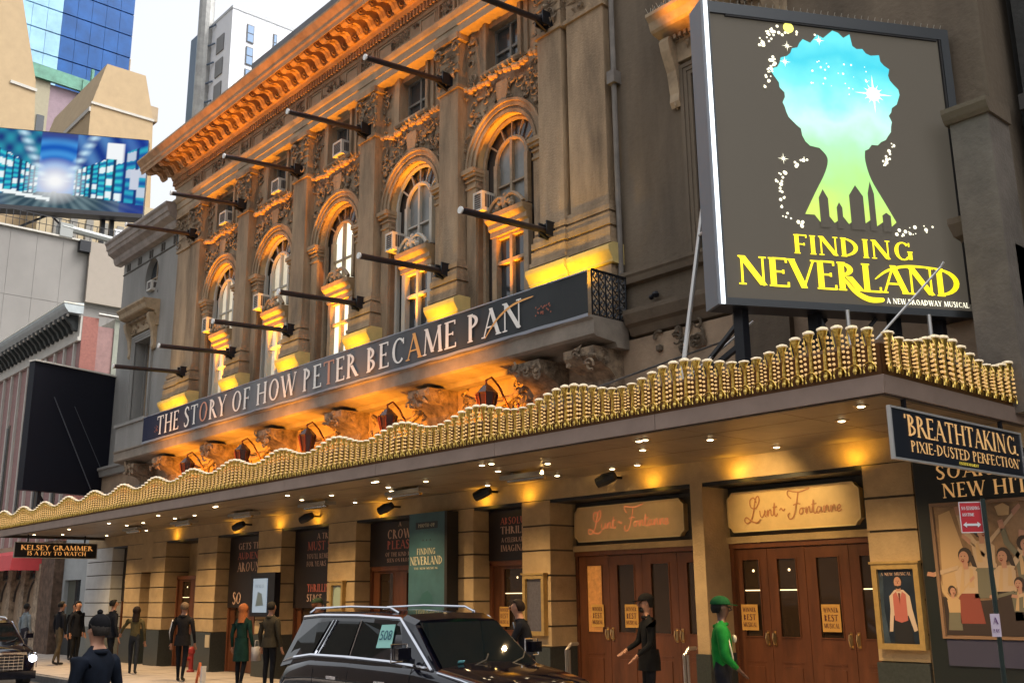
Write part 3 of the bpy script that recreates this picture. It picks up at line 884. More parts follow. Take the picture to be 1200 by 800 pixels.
    k = MB(); k.box(x0, c-.52, y, 1.0, 12.95, 14.22); k.box(c+.52, x1, y, 1.0, 12.95, 14.22); k.box(c-.52, c+.52, y, 1.0, 14.1, 14.22)
    for sx in (-1, 1):
        k.box(c+sx*.57-.05, c+sx*.57+.05, y-.10, y, 13.03, 14.22)
        k.box(c+sx*.72-.06, c+sx*.72+.06, y-.05, y, 12.95, 14.22)
    P_(k, 'attic_wall', STONE)
    sash_window(c-.52, c+.52, 13.03, 14.1, .42, mat('attic_glass', (.045,.05,.052), .12, spec=.8), mat('dull_sash', (.16,.15,.13), .6), mull=True, trans=.45, name='attic_window')
for i in range(5): bay(i)

# --- entablature and cornice of the centre block
EX0, EX1 = -31.25, -11.5
ENT = mat('entablature_stone', (.36,.275,.18), .8, var=.25, scale=2.2, bump=.25)
k = MB(); k.mould([(.3,14.22),(-.06,14.22),(-.06,14.40),(-.09,14.41),(-.09,14.60),(-.13,14.63),(-.17,14.72),(-.17,14.76),(-.02,14.78),(-.02,15.24),(.3,15.24)], EX0, EX1)
P_(k, 'architrave', ENT)
rd = random.Random(77)
for i, px in enumerate(PX):
    for sx in (-1, 1):
        for (xx) in (px+sx*.28,):
            k = MB(); k.box(xx-.035, xx+.035, -.10, -.02, 14.80, 15.2); k.box(xx+sx*.12-.03, xx+sx*.12+.03, -.07, -.02, 14.80, 15.2); P_(k, 'frieze_rib', STONE)
    d = MB(); relief(d, px-.24, px+.24, 14.85, 15.16, -.02, 12, rd, .028, .12)
    if i < 5: relief(d, px-2.15, px-1.1, 14.85, 15.16, -.02, 20, rd, .024, .11)
    P_(d, 'frieze_carving', RELIEF)['kind'] = 'stuff'
    if i < 5:
        for (a, c) in ((px-1.0, px-.5), (px-2.75, px-2.25)):
            k = MB(); k.box(a, c, -.035, -.02, 14.86, 15.14)
            k.box(a-.03, a, -.06, -.02, 14.82, 15.18); k.box(c, c+.03, -.06, -.02, 14.82, 15.18)
            k.box(a, c, -.06, -.02, 14.82, 14.85); k.box(a, c, -.06, -.02, 15.15, 15.18)
            P_(k, 'frieze_panel', ENT)
k = MB(); k.mould([(.3,15.24),(-.05,15.24),(-.07,15.29),(-.07,15.50),(-.16,15.52),(-.20,15.60),(-.24,15.64),(-.24,15.73),(.3,15.73)], EX0-.05, EX1+.05)
P_(k, 'bed_moulding', TERRA)
d = MB(); n = int((EX1-EX0)/.13)
for q in range(n): d.box(EX0+q*.13, EX0+q*.13+.07, -.16, -.07, 15.32, 15.48)
P_(d, 'dentil_course', TERRA)['kind'] = 'stuff'
k = MB(); k.mould([(.3,15.98),(-.88,15.98),(-.94,15.74),(-1.0,15.70),(-1.02,15.80),(-1.06,15.84),(-1.06,15.92),(-1.12,16.0),(-1.18,16.08),(-1.18,16.14),(.3,16.2)], EX0-.6, EX1+.6)
P_(k, 'cornice', TERRA)
k = MB(); k.box(-23.9, EX1+.5, -1.16, -1.06, 16.14, 16.34); k.box(-23.9, EX1, -1.06, .3, 16.2, 16.24)
P_(k, 'cornice_coping', mat('lead_coping', (.12,.115,.12), .6, var=.3))
# scrolled modillions: one mesh, one object each
mo = MB()
pr = [(-.92,.24),(-.92,.08),(-.88,.0),(-.79,-.04),(-.70,.0),(-.63,.06),(-.52,.07),(-.43,.02),(-.37,-.10),(-.30,-.15),(-.23,-.11),(-.2,.24)]
mo.mould([(y_, z_) for y_, z_ in pr], -.12, .12)
for sx in (-1, 1):
    mo.tube([(sx*.125, -.79+.05*math.cos(a), .07+.05*math.sin(a)) for a in [t*PI/3 for t in range(7)]], .018, 4)
    mo.tube([(sx*.125, -.30+.05*math.cos(a), .0+.05*math.sin(a)) for a in [t*PI/3 for t in range(7)]], .018, 4)
mo.tube([(0,-.86,.05),(0,-.76,-.03),(0,-.62,.04),(0,-.48,.06),(0,-.34,-.08),(0,-.28,-.08)], [.02,.05,.04,.03,.05,.02], 5)
mm = mo.mesh('modillion', TERRA)
xx = EX1+.35; to = world_org(TH)
while xx > EX0-.5:
    o = bpy.data.objects.new('modillion', mm); COL.objects.link(o); o.parent = TH
    o.location = (xx-to[0], -to[1], 15.74-to[2]); xx -= .5
# coffer rosettes between the modillions
d = MB(); xx = EX1+.10
while xx > EX0-.5:
    d.blob((xx, -.55, 15.95), .09, .09, .07, 0, 6, 3); xx -= .5
P_(d, 'soffit_rosettes', TERRA)['kind'] = 'stuff'
# ================================================================== THINGS ON THE FACADE
ORD = ['rightmost', 'second from the right', 'third from the right', 'fourth from the right', 'fifth from the right', 'leftmost']
PIPE = mat('pole_paint', (.018,.014,.018), .3, spec=.6, var=.3, scale=15)
def pole(x, zb, zt_, y, i, row):
    yb_ = .0
    t = thing('banner_pole', f'{ORD[i]} black pole jutting from a pilaster in the {row} row', 'pole', (x, yb_, zb), f'{row} row of banner poles')
    L_ = y
    a = Vector((x, -.12, zb)); e = Vector((x, L_, zt_))
    k = MB(); k.tube([a, e], .062, 12); k.build('pole_tube', PIPE, t)
    k = MB(); k.box(x-.14, x+.14, -.03, -.0, zb-.22, zb+.2)
    k.box(x-.12, x-.09, -.26, -.03, zb-.12, zb+.16); k.box(x+.09, x+.12, -.26, -.03, zb-.12, zb+.16)
    k.bar((x, -.03, zb-.2), (x, -.34, zb-.06), .05); k.box(x-.1, x+.1, -.2, -.05, zb+.10, zb+.13)
    k.build('mounting_bracket', BLACKM, t)
    k = MB(); k.tube([e+Vector((0,.0,0)), e+Vector((0,-.03,0))], .068, 14); k.build('end_cap', mat('end_cap', (.75,.74,.70), .4), t)
    return t
for i, px in enumerate(PX):
    pole(px, 8.73, 8.63, -2.22, i, 'lower')
    pole(px, 13.16, 13.0, -2.2, i, 'upper')

def ac(x0, x1, y0, y1, z0, z1, where, mshell=ACM):
    t = thing('air_conditioner', f'pale boxy air conditioner {where}', 'air conditioner', ((x0+x1)/2, y1, z0), 'air conditioners in the facade windows')
    k = MB(); w = .045
    k.box(x0, x1, y0+.02, y1, z0, z1)
    k.box(x0, x0+w, y0, y0+.02, z0, z1); k.box(x1-w, x1, y0, y0+.02, z0, z1); k.box(x0+w, x1-w, y0, y0+.02, z0, z0+w); k.box(x0+w, x1-w, y0, y0+.02, z1-w, z1)
    k.build('casing', mshell, t)
    k = MB()
    n = 7
    for q in range(n):
        zz = z0+w+(z1-z0-2*w)*(q+.2)/n
        k.box(x0+w, x1-w, y0+.008, y0+.019, zz, zz+(z1-z0-2*w)/n*.55)
    for q in range(5):
        yy = y0+.08+(y1-y0-.16)*q/5
        k.box(x1, x1+.004, yy, yy+(y1-y0)*.10, z0+.08, z1-.06)
    k.build('grille', ACG, t)
for i, nm in ((0, 'in the rightmost arch'), (1, 'in the second arch from the right'), (3, 'in the fourth arch from the right'), (4, 'in the leftmost arch')):
    c = (PX[i]+PX[i+1])/2
    ac(c-.80, c-.50, .02, .5, 9.84, 10.27, nm)
for i, nm in ((2, 'in the attic window above the middle arch'), (3, 'in the attic window above the fourth arch from the right'), (4, 'in the attic window above the leftmost arch')):
    c = (PX[i]+PX[i+1])/2
    ac(c-.02, c+.40, .0, .4, 13.04, 13.42, nm)
ac(-33.35, -32.98, .05, .38, 12.22, 12.56, 'in the oval window of the left pavilion')

# long banner -----------------------------------------------------------------
BN = thing('long_banner', 'long dark cloth banner with white serif words across the balcony front', 'banner', (-20.9, -.93, 6.53))
bx0, bx1, bz0, bz1, by = -30.22, -11.50, 6.55, 7.34, -.93
k = MB(); n = 60
rd = random.Random(4)
pts = []
for i in range(n+1):
    x = bx0+(bx1-bx0)*i/n
    pts.append((x, by-.012*math.sin(i*1.7)-.008*math.sin(i*.6), rd.uniform(-.012, .012)))
for i in range(n):
    (xa, ya, da), (xb, yb_, db) = pts[i], pts[i+1]
    mi = 0
    k.quad((xa, ya, bz0+.05), (xb, yb_, bz0+.05), (xb, yb_-.0, bz1), (xa, ya-.0, bz1), mi)
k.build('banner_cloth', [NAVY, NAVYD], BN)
k = MB()
for i in range(n):
    (xa, ya, da), (xb, yb_, db) = pts[i], pts[i+1]
    k.quad((xa, ya-.004, bz0+da), (xb, yb_-.004, bz0+db), (xb, yb_-.012, bz0+.05), (xa, ya-.012, bz0+.05))
k.tube([(bx0, by, bz1), (bx1, by, bz1)], .015, 5)
k.build('banner_hem', HEM, BN)
msg = 'THE STORY OF HOW PETER BECAME PAN'
k = MB()
mis = [0]*len(msg); mis[msg.index('ORY')] = 2; mis[msg.index('ETER')+1] = 2; mis[msg.index('CAME')+1] = 1; mis[0] = 0
text(k, msg, (-29.1, by-.03, 6.68), X, Z, .54, w=16.0, gap=.09, mis=mis, bold=1.15)
stroke(k, spline([(0,0),(.35,.30),(.8,.48),(1.35,.52)]), (-14.15, by-.03, 6.66), X, Z, .045, .01, 1, True)
for q in range(26):
    a = rd.uniform(0, 6.28); rr = rd.uniform(0, .12)
    poly(k, [(.02*math.cos(t), .02*math.sin(t)) for t in (0, 1.57, 3.14, 4.7)], (-29.1+rr*math.cos(a), by-.035, 6.85+rr*math.sin(a)), X, Z, .001*q, 3)
    poly(k, [(.02*math.cos(t), .02*math.sin(t)) for t in (0, 1.57, 3.14, 4.7)], (-12.55+rd.uniform(-.2,.2), by-.035, 6.80+rd.uniform(0,.16)), X, Z, .001*q, 3)
k.build('lettering', [LETW, LETO, LETR, mat('banner_red_print', (.30,.09,.05), .7)], BN)

# wall lanterns under the balcony --------------------------------------------------
LRED = mat('lantern_oxide_red', (.16,.03,.018), .45, metal=.3)
for i in range(1, 6):
    x = PX[i]+2.18-.0 if i > 0 else 0
    x = [-14.3, -17.5, -20.75, -23.95, -27.2][i-1]
    t = thing('wall_lantern', f'ornate dark red hanging lantern under the balcony, {ORD[i-1] if i < 5 else "leftmost"}', 'lantern', (x, 0, 5.9), 'lanterns under the balcony')
    k = MB(); k.tube([(x, 0, 5.3), (x, -.25, 5.45), (x, -.5, 5.85), (x, -.68, 6.0), (x, -.82, 5.92), (x, -.8, 5.82)], .02, 5); k.tube([(x, -.0, 5.0), (x, -.0, 5.6)], .03, 5)
    k.build('bracket_arm', LRED, t)
    k = MB(); k.lathe((x, -.8, 5.3), [(.03,-.14),(.09,-.08),(.12,0),(.19,.34),(.21,.38),(.17,.42),(.08,.52),(.02,.56)], 8); k.build('lantern_body', mat('lantern_glass', (.06,.02,.012), .2, spec=.7), t)
    k = MB()
    for q in range(8):
        a = 2*PI*q/8
        k.bar((x+.125*math.cos(a), -.8+.125*math.sin(a), 5.3), (x+.205*math.cos(a), -.8+.205*math.sin(a), 5.66), .02)
    k.build('lantern_cage', LRED, t)

# ================================================================== MARQUEE
MQ = thing('marquee', 'long theatre marquee with wavy gilded bulb cresting and lit soffit', 'marquee', (-20.2, -1.6, 4.0))
MX0, MX1, MY = -35.2, -5.12, -3.3
k = MB(); k.box(MX0, MX1, MY, .0, 4.09, 4.18); k.box(MX0+.04, MX1-.04, MY+.04, MY+.3, 4.18, 4.55); k.build('marquee_deck', FASC, MQ)
for nm, q in (('front', (MX0, MX1, MY-.03, MY, 3.98, 4.17)), ('side', (MX1, MX1+.03, MY-.03, .0, 3.98, 4.17)), ('l', (MX0-.03, MX0, MY-.03, .0, 3.98, 4.17))):
    pass
k = MB()
x = MX1+.03
segs = 10; w = (MX1-MX0+.06)/segs
for i in range(segs):
    f = MB(); f.box(MX0-.03+w*i+.004, MX0-.03+w*(i+1)-.004, MY-.03, MY, 3.98, 4.17); f.build('fascia_panel', FASC, MQ)
f = MB(); f.box(MX1, MX1+.03, MY, .0, 3.98, 4.17); f.build('fascia_panel', FASC, MQ)
f = MB(); f.box(MX0-.03, MX0, MY, .0, 3.98, 4.17); f.build('fascia_panel', FASC, MQ)
k = MB(); k.box(MX0, MX1, MY, MY+.06, 3.965, 4.09); k.box(MX1-.06, MX1, MY+.06, 0, 3.965, 4.09); k.box(MX0, MX0+.06, MY+.06, 0, 3.965, 4.09)
k.build('soffit_lip', mat('dark_trim', (.06,.045,.035), .5), MQ)
# soffit panels
sp = MB(); nx_ = 20; w = (MX1-MX0-.16)/nx_
sm = None
for i in range(nx_):
    for (y0, y1) in ((MY+.08, -2.15), (-2.14, -1.1), (-1.09, -.01)):
        f = MB(); x0 = MX0+.08+w*i
        f.box(x0+.006, x0+w-.006, y0+.006, y1-.006, 4.05, 4.088); f.build('soffit_panel', SOFF, MQ)
# gilded fringe base band: rings of arches
FZ = 4.17
def crest(s_): return 4.655 + .085*math.cos(2*PI*s_/1.93)
bs = MB(); n = 14
H = .42
bs.tube([(0,0,.0),(0,0,H*.6),(0,-.01,H*.82),(0,-.012,H)], [.028,.020,.030,.054], 8, 0)
bs.lathe((0,-.012,H-.005), [(.058,0),(.066,.008),(.060,.022),(.03,.034)], 8, 2)
for sx in (-1, 1):
    for q in range(7):
        bs.blob((sx*.060, -.022, H*(.13+.115*q)), .018, .022, .015, 1, 5, 3)
    bs.tube([(sx*.03, -.03, H*.6), (sx*.045, -.04, H*.8), (sx*.058, -.02, H*.97)], .007, 4, 0)
col_me = bs.mesh('bulb_column', [GOLD, BULB, CAPB], smooth=False)
rg = MB()
rg.tube([(.07*math.cos(a), -.02, .055+.075*math.sin(a)) for a in [R(-25+t*230/8) for t in range(9)]], .009, 4, 0)
rg.blob((0, -.016, .058), .022, .014, .038, 0, 5, 4)
ring_me = rg.mesh('fringe_ring', [GOLD])
mo_ = world_org(MQ)
def crest_col(x, y, rot, s_, w):
    z0 = FZ+.06
    h = crest(s_)-z0
    o = bpy.data.objects.new('bulb_column', col_me); COL.objects.link(o); o.parent = MQ
    o.location = (x-mo_[0], y-mo_[1], z0-mo_[2]); o.rotation_euler.z = rot; o.scale = (w/.155, 1, h/H)
    r = bpy.data.objects.new('fringe_ring', ring_me); COL.objects.link(r); r.parent = o
    r.location = (0, -.012, -.055/(h/H)); r.scale = (1, 1, 1/(h/H))
n = int((MX1-MX0)/.17)
for i in range(n):
    x = MX1-.085-.17*i
    crest_col(x, MY-.04, 0, x+7.66, .155)
for i in range(16):
    y = MY+.10+.2*i
    crest_col(MX1+.04, y, PI/2, y+1.95+.0, .185)
k = MB(); k.box(MX0, MX1, MY-.012, MY+.02, 4.17, 4.50); k.box(MX1-.02, MX1+.012, MY+.02, 0, 4.17, 4.50); k.box(MX0-.012, MX0+.02, MY+.02, 0, 4.17, 4.5)
k.build('fringe_backing', mat('fringe_backing', (.12,.055,.02), .5, metal=.6), MQ)

# soffit lamps (rows at three depths)
i = 0
lamps = []
x = -5.85
rows = {-.52: [], -1.8: [], -2.47: []}
base = -5.85
lampxy = []
for q in range(10):
    xo = base-3.24*q*.98
    lampxy += [(xo, -2.47), (xo-.68, -1.75), (xo-2.5, -.45), (xo-2.63, -1.78), (xo-3.3, -2.45) if q % 2 == 0 else (xo-3.75, -.5)]
lampxy += [(-10.94, -.49), (-12.42,-2.48), (-16.6,-1.3)]
lampxy = [p for i_, p in enumerate(lampxy) if p[0] > MX0+.4 and not (p[0] < -20 and i_ % 3 == 2)]
dm = MB(); dm.lathe((0,0,0), [(.03,-.02),(.045,-.012),(.045,0)], 12); disc_me = dm.mesh('lamp_disc', LAMP)
rm = MB(); rm.lathe((0,0,0), [(.05,-.012),(.085,-.010),(.09,0)], 14); ring2 = rm.mesh('lamp_trim', BRASSL)
for (x, y) in lampxy:
    for nm, me in (('lamp_trim', ring2), ('lamp_disc', disc_me)):
        o = bpy.data.objects.new(nm, me); COL.objects.link(o)
        if nm == 'lamp_trim':
            o.parent = MQ; o.location = (x-mo_[0], y-mo_[1], 4.05-mo_[2]); last = o
        else:
            o.parent = last; o.location = (0, 0, 0)
# heater units under the soffit
UNI = mat('unit_paint', (.30,.28,.24), .4, metal=.4)
for i, (x, y) in enumerate(((-12.6,-1.35), (-16.0,-1.35), (-19.3,-1.35), (-22.6,-1.35), (-25.9,-1.35), (-29.2,-1.35))):
    t = thing('canopy_heater', f'grey heater hung below the marquee soffit, {ORD[i]}', 'heater', (x, y, 4.05), 'heaters under the marquee')
    k = MB(); k.box(x-.55, x+.55, y-.14, y+.14, 3.93, 4.0); k.box(x-.40, x-.35, y-.02, y+.02, 4.0, 4.05); k.box(x+.35, x+.4, y-.02, y+.02, 4.0, 4.05); k.build('heater_body', UNI, t)
    k = MB(); k.tube([(x-.45, y-.02, 3.92), (x+.45, y-.02, 3.92)], .045, 8); k.build('heater_tube', mat('reflector', (.6,.5,.38), .2, metal=1), t)
# dark speaker/floodlights at the wall
for i, (x, z) in enumerate(((-11.75,3.9), (-14.95,3.92), (-18.15,3.86), (-21.4,3.86), (-24.8,3.86))):
    t = thing('wall_floodlight', f'black floodlight on the wall under the marquee, {ORD[i] if i < 4 else "leftmost"}', 'floodlight', (x, -.0, z), 'floodlights under the marquee')
    k = MB(); k.box(x-.03, x+.03, -.25, 0, z+.02, z+.06); k.build('bracket', BLACKM, t)
    k = MB(); k.tube([(x-.16, -.42, z-.06), (x-.02, -.36, z), (x+.14, -.30, z+.05)], [.085,.1,.075], 10); k.build('housing', BLACKM, t)
# hanger rods from wall to marquee
k = None
for i, (a, c_, nm) in enumerate((((-9.2,.0,5.9), (-10.35,-3.1,4.6), 'right'), ((-14.4,.0,5.5), (-17.2,-3.1,4.6), 'middle'), ((-20.6,.0,5.5), (-23.6,-3.1,4.6), 'left of the middle'), ((-30.5,.0,5.6), (-33.5,-3.1,4.6), 'far left'))):
    k = MB(); k.tube([a, c_], .018, 5); o = k.build('hanger_rod', mat('rod_steel', (.25,.24,.23), .4, metal=.8), None)
    o['label'] = f'thin steel stay rod tying marquee roof to the wall, {nm}'; o['category'] = 'rod'
    o['group'] = 'marquee stay rods'

# ================================================================== BIG LIT SIGN
def boardframe(P, u, L_, z0, z1, thick, name, label, cat, face_m, edge_m, back_m=None):
    P, u = Vector(P), Vector(u).normalized(); nrm = u.cross(Z)      # towards viewer side
    t = thing(name, label, cat, tuple(P))
    c = P+u*L_/2-nrm*thick/2; c.z = (z0+z1)/2
    k = MB(); k.obox(c, u, nrm, Z, L_, thick, z1-z0); k.build('cabinet', back_m or BLACKM, t)
    return t, P, u, nrm
az = R(61.5)
U = Vector((math.cos(az), math.sin(az), 0))
SG, P, U, N = boardframe((-7.24, -3.05, 5.40), U, 3.58, 5.41, 9.50, .32, 'theatre_sign', 'big square lit sign with teal and gold artwork standing on the marquee corner', 'sign', None, None)
FACE = mat('sign_face_film', (.075,.064,.05), .5, emit=(.10,.088,.07), estr=.45, spec=.15)  # sky sheen on the black face put into its grey and faint glow
FR = mat('sign_frame', (.045,.05,.055), .4, metal=.3)
k = MB()
w = .20
def fr_bar(a0, a1, b0, b1, p=.03): k.obox(P+U*((a0+a1)/2)+Z*((b0+b1)/2-P.z)+N*(p/2), U, N, Z, a1-a0, p, b1-b0)
P = Vector((P.x, P.y, 0)); 
fr_bar(0, 3.58, 5.41, 5.50, .05); fr_bar(0, 3.58, 9.34, 9.50, .05); fr_bar(0, .08, 5.50, 9.34, .05); fr_bar(3.46, 3.58, 5.50, 9.34, .05)
k.build('sign_frame', FR, SG)
k = MB(); k.quad(P+U*.08+Z*5.5+N*.012, P+U*3.46+Z*5.5+N*.012, P+U*3.46+Z*9.34+N*.012, P+U*.08+Z*9.34+N*.012); k.build('sign_face', FACE, SG)
k = MB(); k.obox(P+U*3.44+Z*7.47+N*.03, U, N, Z, .025, .03, 3.74); k.obox(P+U*1.85+Z*9.325+N*.03, U, N, Z, 3.1, .03, .025); k.build('dark_edge_line', DARK, SG)  # thin dark lines along the right and top edge of the face
k = MB(); k.obox(P-U*.02+Z*7.455-N*.13, U, N, Z, .05, .36, 4.09); k.build('nose_panel', mat('nose_panel', (.13,.14,.16), .4), SG)
k = MB(); k.obox(P+Z*7.455+U*.02+N*.055, U, N, Z, .05, .02, 4.08); k.build('edge_light', mat('edge_light', (.9,.95,1), .4, emit=(.85,.93,1), estr=1.3), SG)
k = MB()
for q in range(70):
    c = P+U*(.05+q*.05)+Z*9.5
    k.bar(c-N*.02, c+N*(.03 if q % 2 else -.05)+Z*.07, .006)
k.build('bird_spikes', mat('spike_metal', (.45,.42,.35), .4), SG)['kind'] = 'stuff'
# artwork: a plain windswept tree shape with a teal to yellow wash (a stand-in), sparks, and the words
def gradmat(name, stops, z0, z1, stren, noise=0.25):
    M = bpy.data.materials.new(name); M.use_nodes = True; t = M.node_tree; b_ = t.nodes['Principled BSDF']
    g = t.nodes.new('ShaderNodeNewGeometry'); sx = t.nodes.new('ShaderNodeSeparateXYZ'); t.links.new(g.outputs['Position'], sx.inputs[0])
    mr = t.nodes.new('ShaderNodeMapRange'); mr.inputs['From Min'].default_value = z0; mr.inputs['From Max'].default_value = z1
    t.links.new(sx.outputs['Z'], mr.inputs['Value'])
    n_ = t.nodes.new('ShaderNodeTexNoise'); n_.inputs['Scale'].default_value = 1.6; n_.inputs['Detail'].default_value = 5
    t.links.new(g.outputs['Position'], n_.inputs['Vector'])
    ma = t.nodes.new('ShaderNodeMath'); ma.operation = 'MULTIPLY_ADD'; ma.inputs[1].default_value = noise*2; 
    sb = t.nodes.new('ShaderNodeMath'); sb.operation = 'SUBTRACT'; sb.inputs[1].default_value = .5; t.links.new(n_.outputs['Fac'], sb.inputs[0])
    t.links.new(sb.outputs[0], ma.inputs[0]); t.links.new(mr.outputs[0], ma.inputs[2])
    cr = t.nodes.new('ShaderNodeValToRGB'); e = cr.color_ramp.elements
    e[0].position = stops[0][0]; e[0].color = (*stops[0][1], 1); e[1].position = stops[-1][0]; e[1].color = (*stops[-1][1], 1)
    for p_, c_ in stops[1:-1]:
        q = e.new(p_); q.color = (*c_, 1)
    t.links.new(ma.outputs[0], cr.inputs['Fac'])
    t.links.new(cr.outputs['Color'], b_.inputs['Emission Color']); b_.inputs['Emission Strength'].default_value = stren
    b_.inputs['Base Color'].default_value = (.05,.05,.05,1)
    return M
ART = gradmat('backlit_wash', [(0.0,(.62,.85,.12)), (.2,(.42,.88,.22)), (.42,(.40,.88,.45)), (.55,(.55,.97,.80)), (.72,(.16,.80,.78)), (.88,(.02,.58,.72)), (1.0,(.10,.72,.78))], 6.6, 9.2, .5, .2)
GLOW = mat('white_glow', (.9,1,.95), .4, emit=(.85,1,.92), estr=1.0)
YEL = mat('backlit_yellow', (.9,.75,.02), .4, emit=(1,.80,.01), estr=.92)
SPK = mat('backlit_spark', (1,.95,.7), .4, emit=(1,.95,.72), estr=.95)
SPY = mat('backlit_lemon', (1,.95,.2), .4, emit=(.85,.80,.12), estr=.9)
# (a,b) on the sign: a along U metres, b = height z
rd = random.Random(12)
cx, cz = 1.84, 8.38
out = []
n = 72
for i in range(n):
    a = 2*PI*i/n
    rx, rz = .84, .80
    j = 1+.05*math.sin(5*a)+.04*math.sin(9*a+1)+rd.uniform(-.02,.05)
    if .3 < a < 2.9: j += .09*(i % 3 == 0)
    x_, z_ = cx+rx*j*math.cos(a), cz+rz*j*math.sin(a)
    out.append((x_, z_, a))
crown = [(x_, z_) for x_, z_, a in out]
# crown outline joined with a flared trunk
lo = [p for p in out if not (4.30 < p[2] < 5.1)]
ri = [(x_, z_) for x_, z_, a in lo if a >= 5.1]; up_ = [(x_, z_) for x_, z_, a in lo if a <= 4.30]
trunk = spline([(1.50,7.58),(1.60,7.45),(1.55,7.25),(1.38,6.95),(1.22,6.66)], 4)
trunk2 = spline([(2.50,6.64),(2.36,6.9),(2.20,7.2),(2.14,7.45),(2.15,7.6)], 4)
base_ = [(1.22+.1*i+(.03 if i % 2 else 0), 6.60+(.06 if i % 2 else -.03)) for i in range(1, 13)]
outline = up_+trunk+base_+trunk2+ri
k = MB()
bm = bmesh.new()
vs_ = [bm.verts.new(P+U*a+Z*b+N*.02) for a, b in outline]
fc = bm.faces.new(vs_); fc.normal_update()
bmesh.ops.triangulate(bm, faces=[fc])
me = bpy.data.meshes.new('artwork'); bm.to_mesh(me); bm.free(); me.materials.append(ART)
o = bpy.data.objects.new('artwork', me); COL.objects.link(o); o.parent = SG; so = world_org(SG); o.location = (-so[0], -so[1], -so[2])
k = MB()
def disc(a, b, r, lift, mi=0, n=10): poly(k, [(r*math.cos(2*PI*q/n), r*math.sin(2*PI*q/n)) for q in range(n)], P+U*a+Z*b, U, Z, lift, mi)
disc(2.35, 8.42, .10, .03, 0, 12)
for q in range(12):
    a = 2*PI*q/12; rr = .28 if q % 3 == 0 else .16
    poly(k, [(.02*math.sin(a), -.02*math.cos(a)), (rr*math.cos(a), rr*math.sin(a)), (-.02*math.sin(a), .02*math.cos(a))], P+U*2.35+Z*8.42, U, Z, .032+.0005*q, 0)
for q in range(26): disc(rd.uniform(1.45,2.3), rd.uniform(8.35,8.85), rd.uniform(.006,.018), .035+q*.0004, 0, 5)
# sparks
def cluster(a0, b0, a1, b1, n_, sp):
    for q in range(n_):
        t = rd.random(); disc(a0+(a1-a0)*t+rd.uniform(-sp,sp), b0+(b1-b0)*t+rd.uniform(-sp,sp), rd.uniform(.008,.028), .02+.0004*q, 1, 6)
cluster(.80,8.95,.95,9.2,22,.07); cluster(.82,8.4,.95,8.8,26,.05); cluster(.95,9.2,1.6,9.2,14,.07)
cluster(.95,6.6,.88,7.1,18,.05); cluster(.88,7.1,1.35,7.45,14,.04); cluster(1.0,6.6,1.2,6.5,8,.03)
cluster(2.4,7.4,2.55,7.7,16,.05); cluster(2.5,6.5,3.0,6.6,16,.06)
for (a, b) in ((1.15,8.98), (1.1,8.75), (1.62,9.12), (.97,7.38)):
    for q in range(8):
        an = PI*q/4; rr = .08 if q % 2 == 0 else .045
        poly(k, [(.008*math.sin(an), -.008*math.cos(an)), (rr*math.cos(an), rr*math.sin(an)), (-.008*math.sin(an), .008*math.cos(an))], P+U*a+Z*b, U, Z, .035+.0003*q, 1)
disc(1.19, 9.25, .075, .036, 2, 16)
k.build('artwork_sparks', [GLOW, SPK, SPY], SG)['kind'] = 'stuff'
k = MB()
Pt = P+N*.02
# tower silhouettes at the foot of the artwork
for (a, w_, h_) in ((1.42,.13,.34), (1.66,.08,.2), (1.85,.2,.42), (2.12,.09,.48), (2.3,.12,.12)):
    poly(k, [(a, 6.5), (a+w_, 6.5), (a+w_, 6.62+h_*.8), (a+w_/2, 6.62+h_*1.15), (a, 6.62+h_*.8)], P, U, Z, .03, 0)
k.build('artwork_towers', FACE, SG)
k = MB()
text(k, 'FINDING', P+U*1.02+Z*6.125, U, Z, .25, w=1.66, gap=.05, bold=1.35, lift=.03)
text(k, 'NEVERLAND', P+U*.24+Z*5.68, U, Z, .37, w=3.12, gap=.0, bold=1.35, lift=.03)
stroke(k, spline([(1.66,5.85),(1.80,5.68),(1.98,5.585),(2.15,5.58),(2.2,5.60)]), P, U, Z, .07, .035, 0, True)
stroke(k, spline([(2.1,5.85),(2.3,5.98),(2.6,6.05),(3.05,6.04)]), P, U, Z, .035, .036, 0, True)
k.build('lettering', YEL, SG)
k = MB()
text(k, 'A NEW BROADWAY MUSICAL', P+U*2.24+Z*5.545, U, Z, .07, w=1.17, gap=.12, bold=1.5, lift=.03)
k.build('small_lettering', SPK, SG)
# supports
SU = BLACKM
k = MB()
def up_at(a, z, off=0): return P+U*a+Z*z-N*(.18+off)
for a in (.35, 1.35, 2.45, 3.1): k.bar(up_at(a, 4.2), up_at(a, 5.42), .13, .13)
k.bar(up_at(.35, 4.2, 0), up_at(1.6, 5.42, .2), .07); k.bar(up_at(1.9, 4.2), up_at(1.35, 5.42), .08)
k.bar(up_at(.1, 4.5), (-9.0, -1.0, 5.3), .06); k.bar(up_at(.35, 5.3), (-9.3, -1.9, 4.3), .05); k.bar(up_at(.35, 5.0), (-8.9, -2.5, 4.3), .06)
k.bar(up_at(2.2, 5.4), up_at(1.2, 4.3), .04)
k.build('support_frame', SU, SG)
k = MB(); k.tube([(-7.95,-3.0,4.5), (-7.66,-2.6,7.35)], .03, 8); k.tube([(-7.73,-2.75,6.5), (-7.1,-2.75,6.7)], .02, 6)
k.build('steel_stay', mat('pale_steel', (.55,.54,.52), .35, metal=.6), SG)
for a in (1.62, 2.75):
    k = MB(); k.tube([up_at(a, 4.2, -.3), up_at(a, 5.4, -.3)], .025, 6); k.build('steel_stay', mat('pale_steel', (.55,.54,.52), .35), SG)
k = MB()
k.tube([(-8.6,-2.6,4.5), (-7.3,-2.3,5.35)], .016, 5)
k.build('steel_stay', mat('pale_steel', (.55,.54,.52), .35, metal=.6), SG)
